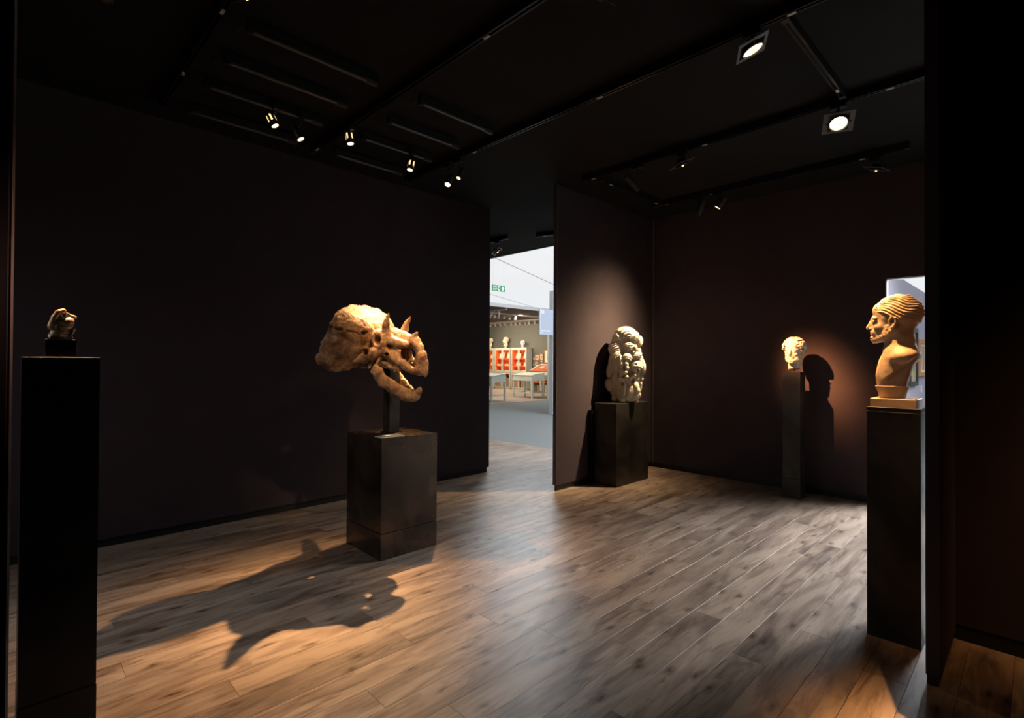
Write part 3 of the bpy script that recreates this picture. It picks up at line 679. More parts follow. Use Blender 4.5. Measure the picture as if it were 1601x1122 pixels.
# ------------------------------------------------------------------ cream swirling sculpture
def make_swirl():
    s = SDF((-.29, -.20, -.01), (.29, .20, .84), .0042)
    def P(x, y): return ((x-340)*.000867, (1035-y)*.000867)
    K = .000867
    # core
    for x, y, rx, rz in ((335, 290, 185, 190), (345, 560, 235, 270), (335, 820, 225, 210), (340, 950, 165, 95)):
        c = P(x, y); s.ell((c[0], .01, c[1]), (rx*K, .135, rz*K), .03)
    # lobes: px x, px y, rx, rz, depth offset (towards viewer negative), thickness, rot in plane, ridge amp, ridge freq, ridge centre
    L = [(345, 190, 140, 100, -.02, .12, .1, .006, 5, .3, -.4), (440, 230, 85, 70, -.085, .06, -.5, .006, 6, .1, -.1), (525, 285, 42, 80, -.02, .07, .15, .005, 4, -1.2, 0),
         (215, 360, 100, 110, -.05, .09, .45, .008, 6, 1.2, -1.3), (235, 470, 80, 95, -.095, .06, .2, .006, 6, .4, -.2), (265, 490, 30, 55, -.145, .03, .1, .004, 4, .0, 0),
         (385, 345, 75, 80, -.10, .06, .5, .007, 6, 1.0, -1.4), (255, 230, 65, 40, -.07, .06, .9, .004, 4, 0, -1),
         (470, 365, 22, 38, -.13, .03, 0, 0, 0, 0, 0), (515, 400, 30, 42, -.08, .05, 0, .003, 4, 0, -1),
         (365, 480, 65, 55, -.135, .045, .2, .003, 3, 0, -1), (290, 560, 30, 50, -.14, .035, .2, 0, 0, 0, 0),
         (470, 455, 85, 52, -.10, .06, -.3, .004, 4, -.6, -1.2), (540, 560, 62, 110, -.05, .08, -.35, .006, 5, -1.4, .3), (575, 640, 28, 55, -.02, .05, 0, .003, 3, 0, 0),
         (480, 590, 78, 75, -.12, .055, 0, .003, 3, 0, -1.2), (350, 555, 26, 22, -.165, .02, 0, 0, 0, 0, 0), (355, 600, 30, 30, -.155, .025, 0, 0, 0, 0, 0),
         (155, 610, 62, 125, -.03, .08, .35, .009, 7, 1.6, -.6), (205, 720, 42, 90, -.06, .05, .1, .004, 4, 1, 0),
         (140, 830, 66, 90, -.03, .075, -.5, .008, 6, -.9, 1.2), (285, 650, 50, 55, -.125, .04, .2, .002, 3, 0, -1), (335, 655, 30, 30, -.155, .025, 0, 0, 0, 0, 0),
         (300, 745, 52, 48, -.12, .045, .4, .002, 3, 0, 0), (360, 715, 24, 20, -.15, .025, 0, 0, 0, 0, 0),
         (430, 720, 45, 28, -.14, .03, -.6, 0, 0, 0, 0), (380, 775, 60, 28, -.13, .035, .9, .002, 2, 0, 0), (460, 690, 22, 28, -.15, .02, 0, 0, 0, 0, 0),
         (470, 720, 60, 75, -.07, .06, 0, .003, 3, 0, 0), (545, 730, 28, 45, -.03, .05, 0, 0, 0, 0, 0), (540, 800, 22, 28, -.04, .04, 0, 0, 0, 0, 0),
         (400, 890, 60, 105, -.115, .05, .3, .003, 3, 0, 0), (470, 830, 40, 60, -.11, .05, 0, 0, 0, 0, 0), (475, 940, 70, 55, -.10, .05, -.3, .006, 5, -.3, -1.0),
         (500, 880, 30, 35, -.12, .03, 0, 0, 0, 0, 0), (325, 870, 30, 85, -.12, .04, .1, 0, 0, 0, 0), (350, 980, 62, 30, -.10, .05, .6, .004, 4, 0, 1.2),
         (245, 900, 45, 125, -.085, .05, -.18, .010, 10, 0, -3.0), (300, 1005, 45, 38, -.10, .05, 0, .002, 2, 0, 0), (195, 990, 40, 50, -.04, .06, 0, .004, 5, 0, 0), (492, 1012, 20, 22, -.10, .03, 0, 0, 0, 0, 0)]
    for x, y, rx, rz, dy, th, rt, ra, rf, rcx, rcz in L:
        c = P(x, y)
        s.ell((c[0], dy, c[1]), (rx*K*1.12, th*1.05, rz*K*1.10), .0035, rot=(0, rt, 0), ridges=(ra*1.5, rf*.75, rcx, rcz) if ra else None)
        s.ell((c[0], -dy*.9+.01, c[1]), (rx*K*1.1, th, rz*K*1.1), .006, rot=(0, rt, 0), ridges=(ra, rf, rcx, rcz) if ra else None)
    # hollows
    for x, y, rx, rz, dy in ((330, 625, 10, 30, -.15), (400, 650, 22, 16, -.15), (255, 690, 12, 45, -.12), (320, 720, 20, 10, -.14), (470, 560, 16, 9, -.17), (440, 770, 10, 40, -.13), (405, 405, 22, 12, -.15), (500, 640, 10, 28, -.15), (300, 800, 14, 30, -.13)):
        c = P(x, y); s.ell((c[0], dy, c[1]), (rx*K, .045, rz*K), .003, 's')
    s.plane((0, 0, .0), (0, 0, -1))
    o = s.mesh('swirl_sculpture', M_stone); o.location = (4.835, 3.160, .859); o.rotation_euler = (0, 0, math.radians(-57)); o.scale = (.93, .93, 1)
    tag(o, 'cream stone sculpture of layered swirling rounded forms on black pedestal', 'sculpture')
make_swirl()

# ------------------------------------------------------------------ little crouching bronze
def make_bronze():
    s = SDF((-.05, -.045, -.002), (.055, .045, .115), .0014)
    def Q(x, y): return ((x-530)*.000296, (500-y)*.000396)
    def e(x, y, rx, rz, ry, dy=0, rt=0, k=.003, op='u'):
        c = Q(x, y); s.ell((c[0], dy, c[1]), (rx*.000296, ry, rz*.000396), k, op, rot=(0, rt, 0))
    e(535, 360, 105, 48, .024, -.002, .12); e(590, 350, 60, 50, .022, -.006, .5); e(470, 385, 52, 45, .026)
    e(540, 395, 100, 35, .026)
    for y_, r_ in ((-.012, .0), (.012, 0)):
        a, b_, c_, d_ = Q(450, 385), Q(470, 310), Q(505, 262), Q(545, 252)
        s.path([(a[0], y_, a[1]), (b_[0], y_, b_[1]), (c_[0], y_*.9, c_[1]), (d_[0], y_*.6, d_[1])], [.012, .0085, .0085, .0095], .003)
    e(535, 262, 30, 24, .017); e(560, 285, 30, 26, .014)
    a, b_ = Q(580, 285), Q(650, 300)
    s.cap((a[0], 0, a[1]), (b_[0], 0, b_[1]), .0085, .0068, .003); e(605, 318, 35, 14, .010); e(590, 268, 14, 6, .008); e(612, 292, 10, 5, .02, k=.001, op='s')
    e(510, 300, 28, 26, .012, 0, 0, .002, 's')
    for y_ in (-.011, .011):
        a, b_, c_ = Q(640, 410), Q(615, 465), Q(630, 490)
        s.path([(a[0], y_, a[1]), (b_[0], y_, b_[1]), (c_[0], y_, c_[1])], [.0065, .0038, .0035], .002)
    e(500, 465, 85, 32, .022); e(520, 440, 90, 30, .024); e(445, 480, 30, 22, .018)
    s.plane((0, 0, .0005), (0, 0, -1)); s.noise(.0005, .006, 2)
    o = s.mesh('bronze_figure', M_bronze); o.location = (.143, 2.392, 1.3665)
    tag(o, 'tiny brown bronze crouching figure with bent head on small block', 'figurine')
    b = bx('plinth_block', M_pedk, (-.0415, .0415, -.036, .036, 0, .059), ch=.001); b.location = (.141, 2.388, 1.3065)
    tag(b, 'small black display block under the tiny bronze figure', 'block')
    for x in (-.0413, .0405): bx('edge_bead', mat('pale bead', (.45, .40, .34), .3, metal=.6), (x, x+.0012, -.0368, -.0356, 0, .058), b)
    bx('ledge', mat('worn brass strip', (.35, .22, .12), .4), (-.047, .047, -.042, .042, -.001, .0012), b)
make_bronze()

# ------------------------------------------------------------------ lighting tracks and bars
TG = 'black ceiling lighting tracks'
def track(p0, p1, label, clips=(), z=3.02):
    dx, dy = p1[0]-p0[0], p1[1]-p0[1]; L = math.hypot(dx, dy)
    t = empty('lighting_track', (p0[0], p0[1], z), math.atan2(dy, dx), label, 'lighting track', TG)
    MB().box(0, L, -.018, -.007, -.005, .05).box(0, L, .007, .018, -.005, .05).box(0, L, -.007, .007, .02, .05).build('rail', M_rail, t)
    for x in (0, L): bx('end_cap', M_black, (x-.02, x+.02, -.02, .02, -.008, .05), t)
    for c in clips: bx('clip', M_clip, (c-.02, c+.02, -.008, .008, -.009, -.003), t)
    return t
track((.755, -1), (.755, 4.18), 'black lighting track nearest the left of the ceiling', (3.82, 4.6))
track((1.81, -1), (1.81, 4.19), 'black lighting track over the near side of the skull pedestal', (3.05, 4.62, 5.12))
track((2.75, -1), (2.75, 4.25), 'long black lighting track crossing the ceiling above the room centre', (3.0, 4.25, 1.85))
track((2.79, .89), (3.86, .89), 'short black track joining two long tracks at upper right', (.95,))
track((3.94, -1), (3.94, 3.03), 'black lighting track in front of the alcove sculptures', (1.65, 2.85, 3.93))
track((5.15, .74), (5.15, 2.98), 'black lighting track closest to the alcove back wall', (.3, 1.6, 2.1))
track((4.04, 2.91), (5.12, 2.91), 'short black track beside the alcove partition wall', (.15, 1.0))
track((5.25, 4.85), (5.45, 4.30), 'short pale track piece on the corridor ceiling', (.1,))
track((5.05, 5.75), (5.05, 5.25), 'short black track holding the corridor spotlight', ())
BG = 'unlit ceiling tube bars'
names = {(0, 0): 'unlit ceiling tube nearest the viewer between the first two tracks', (0, 1): 'unlit ceiling tube second from viewer between the first two tracks',
         (0, 2): 'unlit ceiling bar carrying two lit spotlights side by side', (0, 3): 'unlit ceiling tube next to left wall between first two tracks',
         (1, 0): 'unlit ceiling tube nearest the viewer between second and third tracks', (1, 1): 'unlit ceiling tube second from viewer between second and third tracks',
         (1, 2): 'unlit ceiling bar carrying a single lit spotlight', (1, 3): 'unlit ceiling tube next to left wall between second and third tracks'}
for col, (xa, xb, xt) in enumerate(((.88, 1.63, .755), (1.94, 2.585, 1.81))):
    for row, y in enumerate((2.86, 3.25, 3.63, 4.08)):
        t = empty('tube_bar', (xa, y, 2.995), 0, names[(col, row)], 'ceiling tube', BG); L = xb-xa
        MB().box(0, L, -.016, .016, .012, .055).build('housing', M_black, t)
        MB().tube([(.02, 0, .004), (L-.06, 0, .004)], .0115, 10).build('tube', M_tube, t, smooth=True)
        bx('end_cap', M_tube, (L-.075, L, -.013, .013, -.008, .02), t); bx('end_cap', M_black, (0, .03, -.013, .013, -.008, .02), t)
        MB().tube([(0, 0, .02), (-.03, 0, .0), (-.06, .01, -.035), ((xt-xa)+.02, .01, -.01), (xt-xa, 0, .03)], .0035, 5).build('cable', M_black, t)

# ------------------------------------------------------------------ spotlights
def aim_rot(d):
    return Vector(d).to_track_quat('-Z', 'Y')
def spot(name, pos, target, watts, label, col, size=46, blend=.5, rad=.018, kind='cyl', top=3.015, lens='on', slots=False, group='ceiling spotlights', body=.11, R=.026):
    pos = Vector(pos); d = (Vector(target)-pos).normalized(); q = aim_rot(d)
    t = empty(name, (pos.x, pos.y, top), 0, label, 'spotlight', group)
    loc = pos-Vector(t.location)
    head = empty('lamp_head'); head.parent = t; head.location = loc; head.rotation_mode = 'QUATERNION'; head.rotation_quaternion = q
    ML = {'on': M_lens, 'hot': M_lens2, 'off': M_lensdim}[lens]
    bx('track_adapter', M_black, (-.018, .018, -.045, .045, -.03, .008), t, ch=.002)
    if kind == 'cyl':
        back = loc-d*body*.6
        MB().tube([(0, 0, -.02), (0, 0, back.z*.55), tuple(back)], .005, 6).build('stem', M_black, t)
        prof = [(.0, body), (R*.85, body), (R, body-.006), (R, .004), (R*1.02, -.006), (R*.93, -.006), (R*.9, .001)]
        MB().lathe(prof, 20).build('barrel', mat('dull black barrel', (.05, .05, .05), .35), head, smooth=True)
        MB().lathe([(0, -.001), (R*.9, -.001)], 20).build('lens', ML, head)
        if slots:
            for a in (.3, 1.7, 3.0, 4.3, 5.4):
                vs = []
                for aa, zz in ((a-.22, .03), (a+.22, .03), (a+.22, .075), (a-.22, .075)):
                    vs.append(((R+.0012)*math.cos(aa), (R+.0012)*math.sin(aa), zz))
                MB().poly(vs, [(0, 1, 2, 3)]).build('light_slot', mat('glowing slot', (1, .8, .5), .4, emit=(1, .62, .26), estr=2), head)
        for k in range(2): MB().lathe([(R*1.03, body*.55+k*.01), (R*1.05, body*.55+k*.01+.004)], 16).build('ring', M_black, head)
    else:
        Rr = .055
        MB().tube([(0, 0, -.02), (0, 0, -.05)], .008, 8).build('stem', M_black, t)
        u = (q@Vector((1, 0, 0))); 
        MB().tube([loc+u*(Rr+.012), loc+u*(Rr+.014)-d*.05, Vector((0, 0, -.05)), loc-u*(Rr+.014)-d*.05, loc-u*(Rr+.012)], .0045, 6).build('yoke', M_black, t)
        prof = [(0, .055), (.022, .052), (.03, .04), (Rr, .012), (Rr+.003, -.004), (Rr-.003, -.008), (Rr-.006, .004)]
        MB().lathe(prof, 28).build('reflector', M_black, head, smooth=True)
        MB().lathe([(0, .002), (Rr-.006, .002)], 28).build('lens', ML, head)
        MB().lathe([(0, -.012), (.007, -.012), (.008, .002)], 12).build('bulb_cap', mat('amber cap', (.6, .35, .15), .3, emit=(1, .6, .25), estr=2 if lens != 'off' else 0), head)
        MB().poly([(-.085, -.07, .02), (.085, -.07, .02), (.085, .07, .02), (-.085, .07, .02)], [(0, 1, 2, 3)])
        b = MB(); th = .002
        for x0, x1, y0, y1 in ((-.09, -.060, -.075, .075), (.060, .09, -.075, .075), (-.060, .060, .060, .075), (-.060, .060, -.075, -.060)): b.box(x0, x1, y0, y1, .010, .010+th)
        b.build('mounting_plate', M_plate, head)
    if watts:
        l = bpy.data.lights.new('beam', 'SPOT'); l.energy = watts; l.color = col; l.spot_size = math.radians(size); l.spot_blend = blend; l.shadow_soft_size = rad
        l.use_nodes = True; nt = l.node_tree; em = nt.nodes['Emission']       # reflector beam: bright centre fading outwards
        tc = add(nt, 'ShaderNodeTexCoord'); sp = add(nt, 'ShaderNodeSeparateXYZ'); nt.links.new(tc.outputs['Normal'], sp.inputs[0])
        ab = add(nt, 'ShaderNodeMath', operation='ABSOLUTE'); nt.links.new(sp.outputs[2], ab.inputs[0])
        sb = add(nt, 'ShaderNodeMath', operation='SUBTRACT'); sb.inputs[1].default_value = 1; nt.links.new(ab.outputs[0], sb.inputs[0])
        sg = 1-math.cos(math.radians(size*.27)); dv = add(nt, 'ShaderNodeMath', operation='DIVIDE'); dv.inputs[1].default_value = sg; nt.links.new(sb.outputs[0], dv.inputs[0])
        ex = add(nt, 'ShaderNodeMath', operation='EXPONENT'); nt.links.new(dv.outputs[0], ex.inputs[0]); nt.links.new(ex.outputs[0], em.inputs[1])
        l.spot_size = math.radians(min(150, size*1.35)); l.spot_blend = .6
        o = bpy.data.objects.new('beam', l); link(o, head); o.location = (0, 0, -.02)
    return t
WARM = (1, .57, .25); ORANGE = (1, .48, .17); CREAM = (1, .70, .40)
SK = (2.02, 3.12, 1.36)
spot('spotlight', (2.75, 3.611, 2.836), (1.84, 3.12, 1.25), SW['s5'], 'brightest small black spotlight over the skull, at track end', WARM, 40, .85, .012, lens='hot')
spot('spotlight', (2.75, 3.46, 2.854), (1.6, 3.2, .6), SW['s6'], 'small black spotlight just right of the brightest one', WARM, 50, .7, .015, R=.02)
spot('spotlight', (2.376, 3.63, 2.871), (1.75, 3.35, 1.0), SW['s4'], 'spotlight with glowing barrel hanging from its own ceiling bar', WARM, 50, .7, .012, slots=True, lens='on')
spot('spotlight', (1.81, 3.553, 2.896), (1.9, 3.0, 0.8), SW['s3'], 'spotlight with glowing slots on the second track', WARM, 46, .8, .015, slots=True)
spot('spotlight', (1.474, 3.63, 2.85), (2.12, 2.92, 1.15), SW['s2'], 'short spotlight right of the slotted pair lamp', WARM, 46, .6, .012)
spot('spotlight', (1.30, 3.63, 2.888), (1.9, 3.0, 1.2), SW['s1'], 'leftmost lit spotlight with glowing barrel slots', WARM, 46, .8, .015, slots=True)
spot('spotlight', (.75, 2.45, 2.90), (1.95, 3.15, 1.40), SW['sa'], 'round lit spotlight cut off by top edge of the photo', WARM, 27, 1.0, .02, kind='ar')
spot('spotlight', (1.81, 1.36, 2.90), (2.02, 3.12, 1.38), SW['front'], 'added unseen spotlight above the viewer lighting the front of the skull', WARM, 24, 1.0, .02, kind='ar')  # lamp added out of view to brighten the skull's near side
spot('spotlight', (2.75, 1.035, 2.914), (3.04, .47, 1.40), SW['s7'], 'round spotlight with square grey plate near ceiling centre right', ORANGE, 26, .5, .02, kind='ar')
spot('spotlight', (3.94, .931, 2.886), (2.10, .20, 0), SW['s8'], 'bright round spotlight with grey plates at the short track end', ORANGE, 18, .8, .015, kind='ar', lens='hot')
spot('spotlight', (3.94, 2.038, 2.904), (4.6, 1.6, 1.0), SW['s9'], 'unlit round spotlight in the middle of the alcove track', WARM, kind='ar', lens='off')
spot('spotlight', (3.94, 2.45, 2.80), (5.47, 1.66, 1.38), SW['s10'], 'upright grey cylinder spotlight in front of the alcove', (1, .41, .15), 18, 1.0, .012, body=.16, R=.026)
spot('spotlight', (5.15, 2.485, 2.83), (4.95, 3.15, .8), 0, 'dark tilted cylinder spotlight beside the lit one above alcove', WARM, lens='off', body=.15)
spot('spotlight', (5.15, 2.282, 2.866), (4.76, 3.22, 1.36), SW['s12'], 'lit small spotlight above the swirling sculpture', CREAM, 66, 1.0, .016, R=.034)
spot('spotlight', (5.15, .945, 2.896), (5.3, 1.5, 1.2), 0, 'unlit round spotlight at the end of the rear alcove track', WARM, kind='ar', lens='off')
spot('spotlight', (.312, 2.90, 2.90), (.15, 2.4, 1.42), SW['bronze'], 'dim grey spotlight at the upper left of the ceiling', WARM, 14, .6, .012, lens='off')
spot('spotlight', (5.05, 5.45, 2.86), (5.4, 4.9, 2.0), 0, 'grey spotlight on the corridor ceiling by the left wall edge', WARM, kind='ar', lens='off')
spot('spotlight', (2.35, -1.3, 2.88), (3.2, -.38, .9), SW['rightwall'], 'spotlight behind the viewer washing the right hand wall', ORANGE, 40, .8, .03)

spot('spotlight', (.95, -.5, 2.9), (.012, 1.6, 1.45), 60, 'added unseen spotlight behind the viewer catching the left wall edge', (1, .6, .45), 12, .8, .02)  # lamp added out of view to brighten the corner bead

# ------------------------------------------------------------------ stand across the aisle
SAGE = mat('sage grey paint', (.50, .52, .45), .5)
SAGE2 = mat('pale blue grey paint', (.70, .75, .69), .5)
RED = mat('orange red lining', (.62, .12, .03), .7)
M_bwall = mat('olive grey stand wall', (.125, .125, .112), .85)
struct(bx('stand_floor', mat('taupe stand carpet', (.36, .28, .23), .95, bump=.3, bscale=200), (9.0, 16.8, 11.5, 22, -.004, .004)))
struct(bx('stand_wall_back', M_bwall, (16.72, 16.8, 11.5, 22, 0, 2.95)))
struct(bx('stand_wall_side', M_bwall, (9.0, 16.8, 22, 22.1, 0, 2.95)))
struct(bx('stand_ceiling', mat('brown stand ceiling', (.13, .095, .08), .9), (9.0, 16.8, 11.55, 22, 2.95, 3.0)))
struct(bx('stand_fascia', M_white, (8.0, 16.8, 11.47, 11.55, 2.94, 3.045)))
struct(bx('stand_pillar', mat('off white pillar', (.62, .64, .60), .6), (13.05, 14.2, 11.50, 11.60, 0, 2.95)))
def stand_area(loc, rot, s, w_, c): return area_light('stand_lamp', loc, rot, s, s, w_, c)

books_cols = [(.72, .66, .52), (.62, .55, .40), (.75, .70, .60), (.40, .22, .12), (.28, .14, .08), (.55, .45, .25), (.20, .20, .15), (.5, .12, .06)]
bmats = [mat('book cloth %s' % n, c, .7) for n, c in zip(('cream', 'buff', 'ivory', 'tan', 'brown', 'ochre', 'olive', 'red'), books_cols)]
def cabinet(y0, y1, label, k):
    t = empty('bookcase', (16.32, (y0+y1)/2, 0), 0, label, 'bookcase', 'glazed bookcases on the stand across the aisle')
    w_ = (y1-y0)/2; D = .38
    # carcass
    MB().box(0, D, -w_, -w_+.03, .05, 1.84).box(0, D, w_-.03, w_, .05, 1.84).box(D-.02, D, -w_, w_, .05, 1.84).box(-.0, D, -w_, w_, 0, .07).build('carcass', SAGE, t)
    MB().box(-.02, D+.01, -w_-.015, w_+.015, 1.84, 1.89).build('cornice', SAGE, t)
    MB().box(-.03, D, -w_-.005, w_+.005, .76, .81).build('waist_rail', SAGE, t)
    bx('lining', RED, (D-.035, D-.02, -w_+.03, w_-.03, .10, 1.83), t)
    for s_ in (-1, 1): bx('side_lining', RED, (.02, D-.03, s_*(w_-.034)-.003, s_*(w_-.034)+.003, .10, 1.83), t)
    for z in (1.07, 1.40): bx('shelf', RED, (.03, D-.03, -w_+.03, w_-.03, z-.012, z+.012), t); bx('strip_cover_lip', RED, (.018, .03, -w_+.03, w_-.03, z-.034, z+.012), t)  # lip added to hide the glowing strips behind it
    bx('shelf', RED, (.03, D-.03, -w_+.03, w_-.03, .44, .46), t) if False else None
    for s_ in (-1, 1):
        for (z0, z1) in ((.82, 1.83), (.08, .75)):
            ya, yb = (-w_+.01, -.004) if s_ < 0 else (.004, w_-.01)
            b = MB(); f = .045
            b.box(-.022, 0, ya, ya+f, z0, z1).box(-.022, 0, yb-f, yb, z0, z1).box(-.022, 0, ya+f, yb-f, z0, z0+f).box(-.022, 0, ya+f, yb-f, z1-f, z1)
            d = b.build('door', SAGE, t)
            hy = yb-.02 if s_ < 0 else ya+.02
            MB().box(-.034, -.022, hy-.008, hy+.008, (z0+z1)/2-.01, (z0+z1)/2+.01).build('knob', M_black, d)
    st = bx('fill_strip', mat('warm fill strip', (1, .8, .5), .5, emit=(1, .72, .38), estr=28), (.03, .045, -w_+.05, w_-.05, 1.815, 1.822), t)
    for z in (1.385, 1.055): bx('fill_strip', mat('warm fill strip', (1, .8, .5), .5, emit=(1, .72, .38), estr=28), (.035, .045, -w_+.05, w_-.05, z-.006, z), t)  # hidden glowing strips added to brighten the shelves
    return t
cabs = [(15.71, 16.66, 'glazed red lined bookcase nearest the end wall, its side showing'), (16.73, 17.77, 'middle glazed bookcase with orange lining across the aisle'), (17.84, 18.88, 'glazed bookcase cut off by the black wall edge')]
BN = dict(zip(range(8), ('cream', 'buff', 'ivory', 'tan', 'dark brown', 'ochre', 'olive', 'red')))
BKG = ['prints and books in the first bookcase', 'prints and books in the middle bookcase', 'prints and books in the third bookcase']
rng = random.Random(11)
for ci, (y0, y1, lab) in enumerate(cabs):
    cabinet(y0, y1, lab, ci)
    where = ('end bookcase', 'middle bookcase', 'cut off bookcase')[ci]
    for half in (0, 1):
        ya = y0+.09+half*(y1-y0)/2; span = (y1-y0)/2-.16
        hn = ('right', 'left')[half]
        for z, nm in ((1.412, 'top'), (1.082, 'middle'), (.812, 'lowest')):
            n = 2
            for i in range(n):
                yc = ya+span*(i+.5)/n; hh = rng.uniform(.17, .30) if z > 1.4 else rng.uniform(.14, .22)
                ww = min(span/n*.9, .20)
                open_ = (z < 1.4 and ci == 1) or z < 1
                mt = bmats[rng.choice((0, 1, 2))]
                which = ('right side', 'left side')[i]
                if open_:
                    b = MB()
                    for sg in (-1, 1): b.poly([(-.07, 0, 0), (.07, 0, .05), (.07, sg*.09, .075), (-.07, sg*.09, .025), (-.07, 0, -.012+.012), (.07, 0, .03), (.07, sg*.09, .055), (-.07, sg*.09, .004)], [(0, 1, 2, 3), (4, 5, 6, 7), (0, 1, 5, 4), (1, 2, 6, 5), (2, 3, 7, 6), (3, 0, 4, 7)])
                    o = b.build('open_book', mt); o.location = (16.45, yc, z+.002)
                    tag(o, f'open book, {nm} shelf of {where}, {hn} door, {which}', 'book', BKG[ci])
                else:
                    o = bx('book', mt, (-.012, .012, -ww/2, ww/2, 0, hh)); o.location = (16.54, yc, z+.004); o.rotation_euler = (0, .22, 0)
                    bx('printed_page', bmats[2], (-.0135, -.012, -ww/2+.012, ww/2-.012, .015, hh-.015), o)
                    tag(o, f'upright pale book, {nm} shelf of {where}, {hn} door, {which}', 'book', BKG[ci])
        # lower cupboard volumes: a row of spines
        y = ya; j = 0
        while y < ya+span:
            tk = rng.uniform(.03, .055); hh = rng.uniform(.42, .52)
            o = bx('book', bmats[(bi := rng.choice((3, 4, 5, 6, 7, 3, 4)))], (-.10, .10, -tk/2, tk/2, 0, hh)); o.location = (16.52, y+tk/2, .075)
            tag(o, f'{BN[bi]} leather volume in the bottom row of {where}, {hn} door', 'book', f'leather volumes at the bottom of {where}, {hn} half'); y += tk+.004; j += 1

# busts on top of the bookcases: reuse the carved head mesh at life size
for i, (y, ml, kz, lab) in enumerate(((18.47, M_stone, 1.0, 'white bust on bookcase top half hidden by the black wall'), (17.16, M_stone, 1.05, 'cream male bust on top of the middle bookcase'), (16.05, M_white, .85, 'white head on top of the bookcase nearest end wall'))):
    y = (18.28, 17.22, 16.12)[i]
    t = empty('plaster_bust', (16.50, y, 1.89), math.radians(150 if i != 2 else 215), lab, 'sculpture', 'busts on the bookcases')
    h = bpy.data.objects.new('head', RH.data.copy()); h.data.materials.clear(); h.data.materials.append(ml); link(h, t)
    h.scale = (kz*1.15,)*3; h.location = (0, 0, (.20 if i < 2 else .10)*kz)
    if i < 2:
        MB().lathe([(0, 0), (.07, 0), (.065, .03), (.045, .05), (.06, .08), (.11, .11), (.10, .15), (.05, .18), (.03, .19)], 20).build('chest', ml, t, smooth=True)
    else: MB().lathe([(0, 0), (.075, 0), (.07, .025), (0, .03)], 20).build('base', ml, t, smooth=True)

# framed prints on the olive wall and in the hall
def frame(name, x, y0, y1, z0, z1, mt, lab, group, axis='x', art=(.30, .25, .2), mount=(.78, .75, .68), bd=.03):
    t = empty(name, (x, (y0+y1)/2, (z0+z1)/2), 0 if axis == 'x' else math.radians(90), lab, 'framed picture', group)
    w_, h = abs(y1-y0)/2, (z1-z0)/2
    MB().box(-.03, 0, -w_, -w_+bd, -h, h).box(-.03, 0, w_-bd, w_, -h, h).box(-.03, 0, -w_+bd, w_-bd, h-bd, h).box(-.03, 0, -w_+bd, w_-bd, -h, -h+bd).build('frame', mt, t)
    bx('mount', mat('ivory mount', mount, .8), (-.012, -.004, -w_+bd, w_-bd, -h+bd, h-bd), t)
    am = mat('print %.2f' % (art[0]+art[1]*2+art[2]*3), art, .8, var=.6, scale=18)
    bx('print', am, (-.014, -.012, -w_*.45, w_*.45, -h*.5, h*.5), t); return t
GOLD = mat('gilt frame', (.50, .25, .08), .4)
FG = 'small framed pictures on the olive wall'
frame('framed_print', 16.715, 15.311, 15.557, 1.331, 1.582, GOLD, 'small gilt framed print, upper left of the wall group', FG, art=(.35, .15, .1))
frame('framed_print', 16.715, 15.075, 15.280, 1.331, 1.608, GOLD, 'small gilt framed print, second along the upper row', FG, art=(.25, .25, .3))
frame('framed_print', 16.715, 15.352, 15.557, 1.054, 1.279, GOLD, 'small gilt framed print hung below the others', FG, art=(.3, .2, .12))
frame('framed_print', 16.715, 14.583, 14.993, 1.218, 1.772, GOLD, 'largest gilt framed picture, beside the white pillar', FG, art=(.45, .33, .2))
for i, (y, z) in enumerate(((15.64, 1.40), (15.64, 1.14), (15.19, 1.28), (14.68, 1.15))):
    o = bx('wall_caption', M_white, (-.006, 0, -.03, .03, -.03, .03)); o.location = (16.714, y, z)
    tag(o, ('tiny white caption left of the upper gilt print', 'tiny white caption left of the lower gilt print', 'tiny white caption under the second gilt print', 'tiny white caption under the largest gilt picture')[i], 'caption card', 'captions on the olive wall')

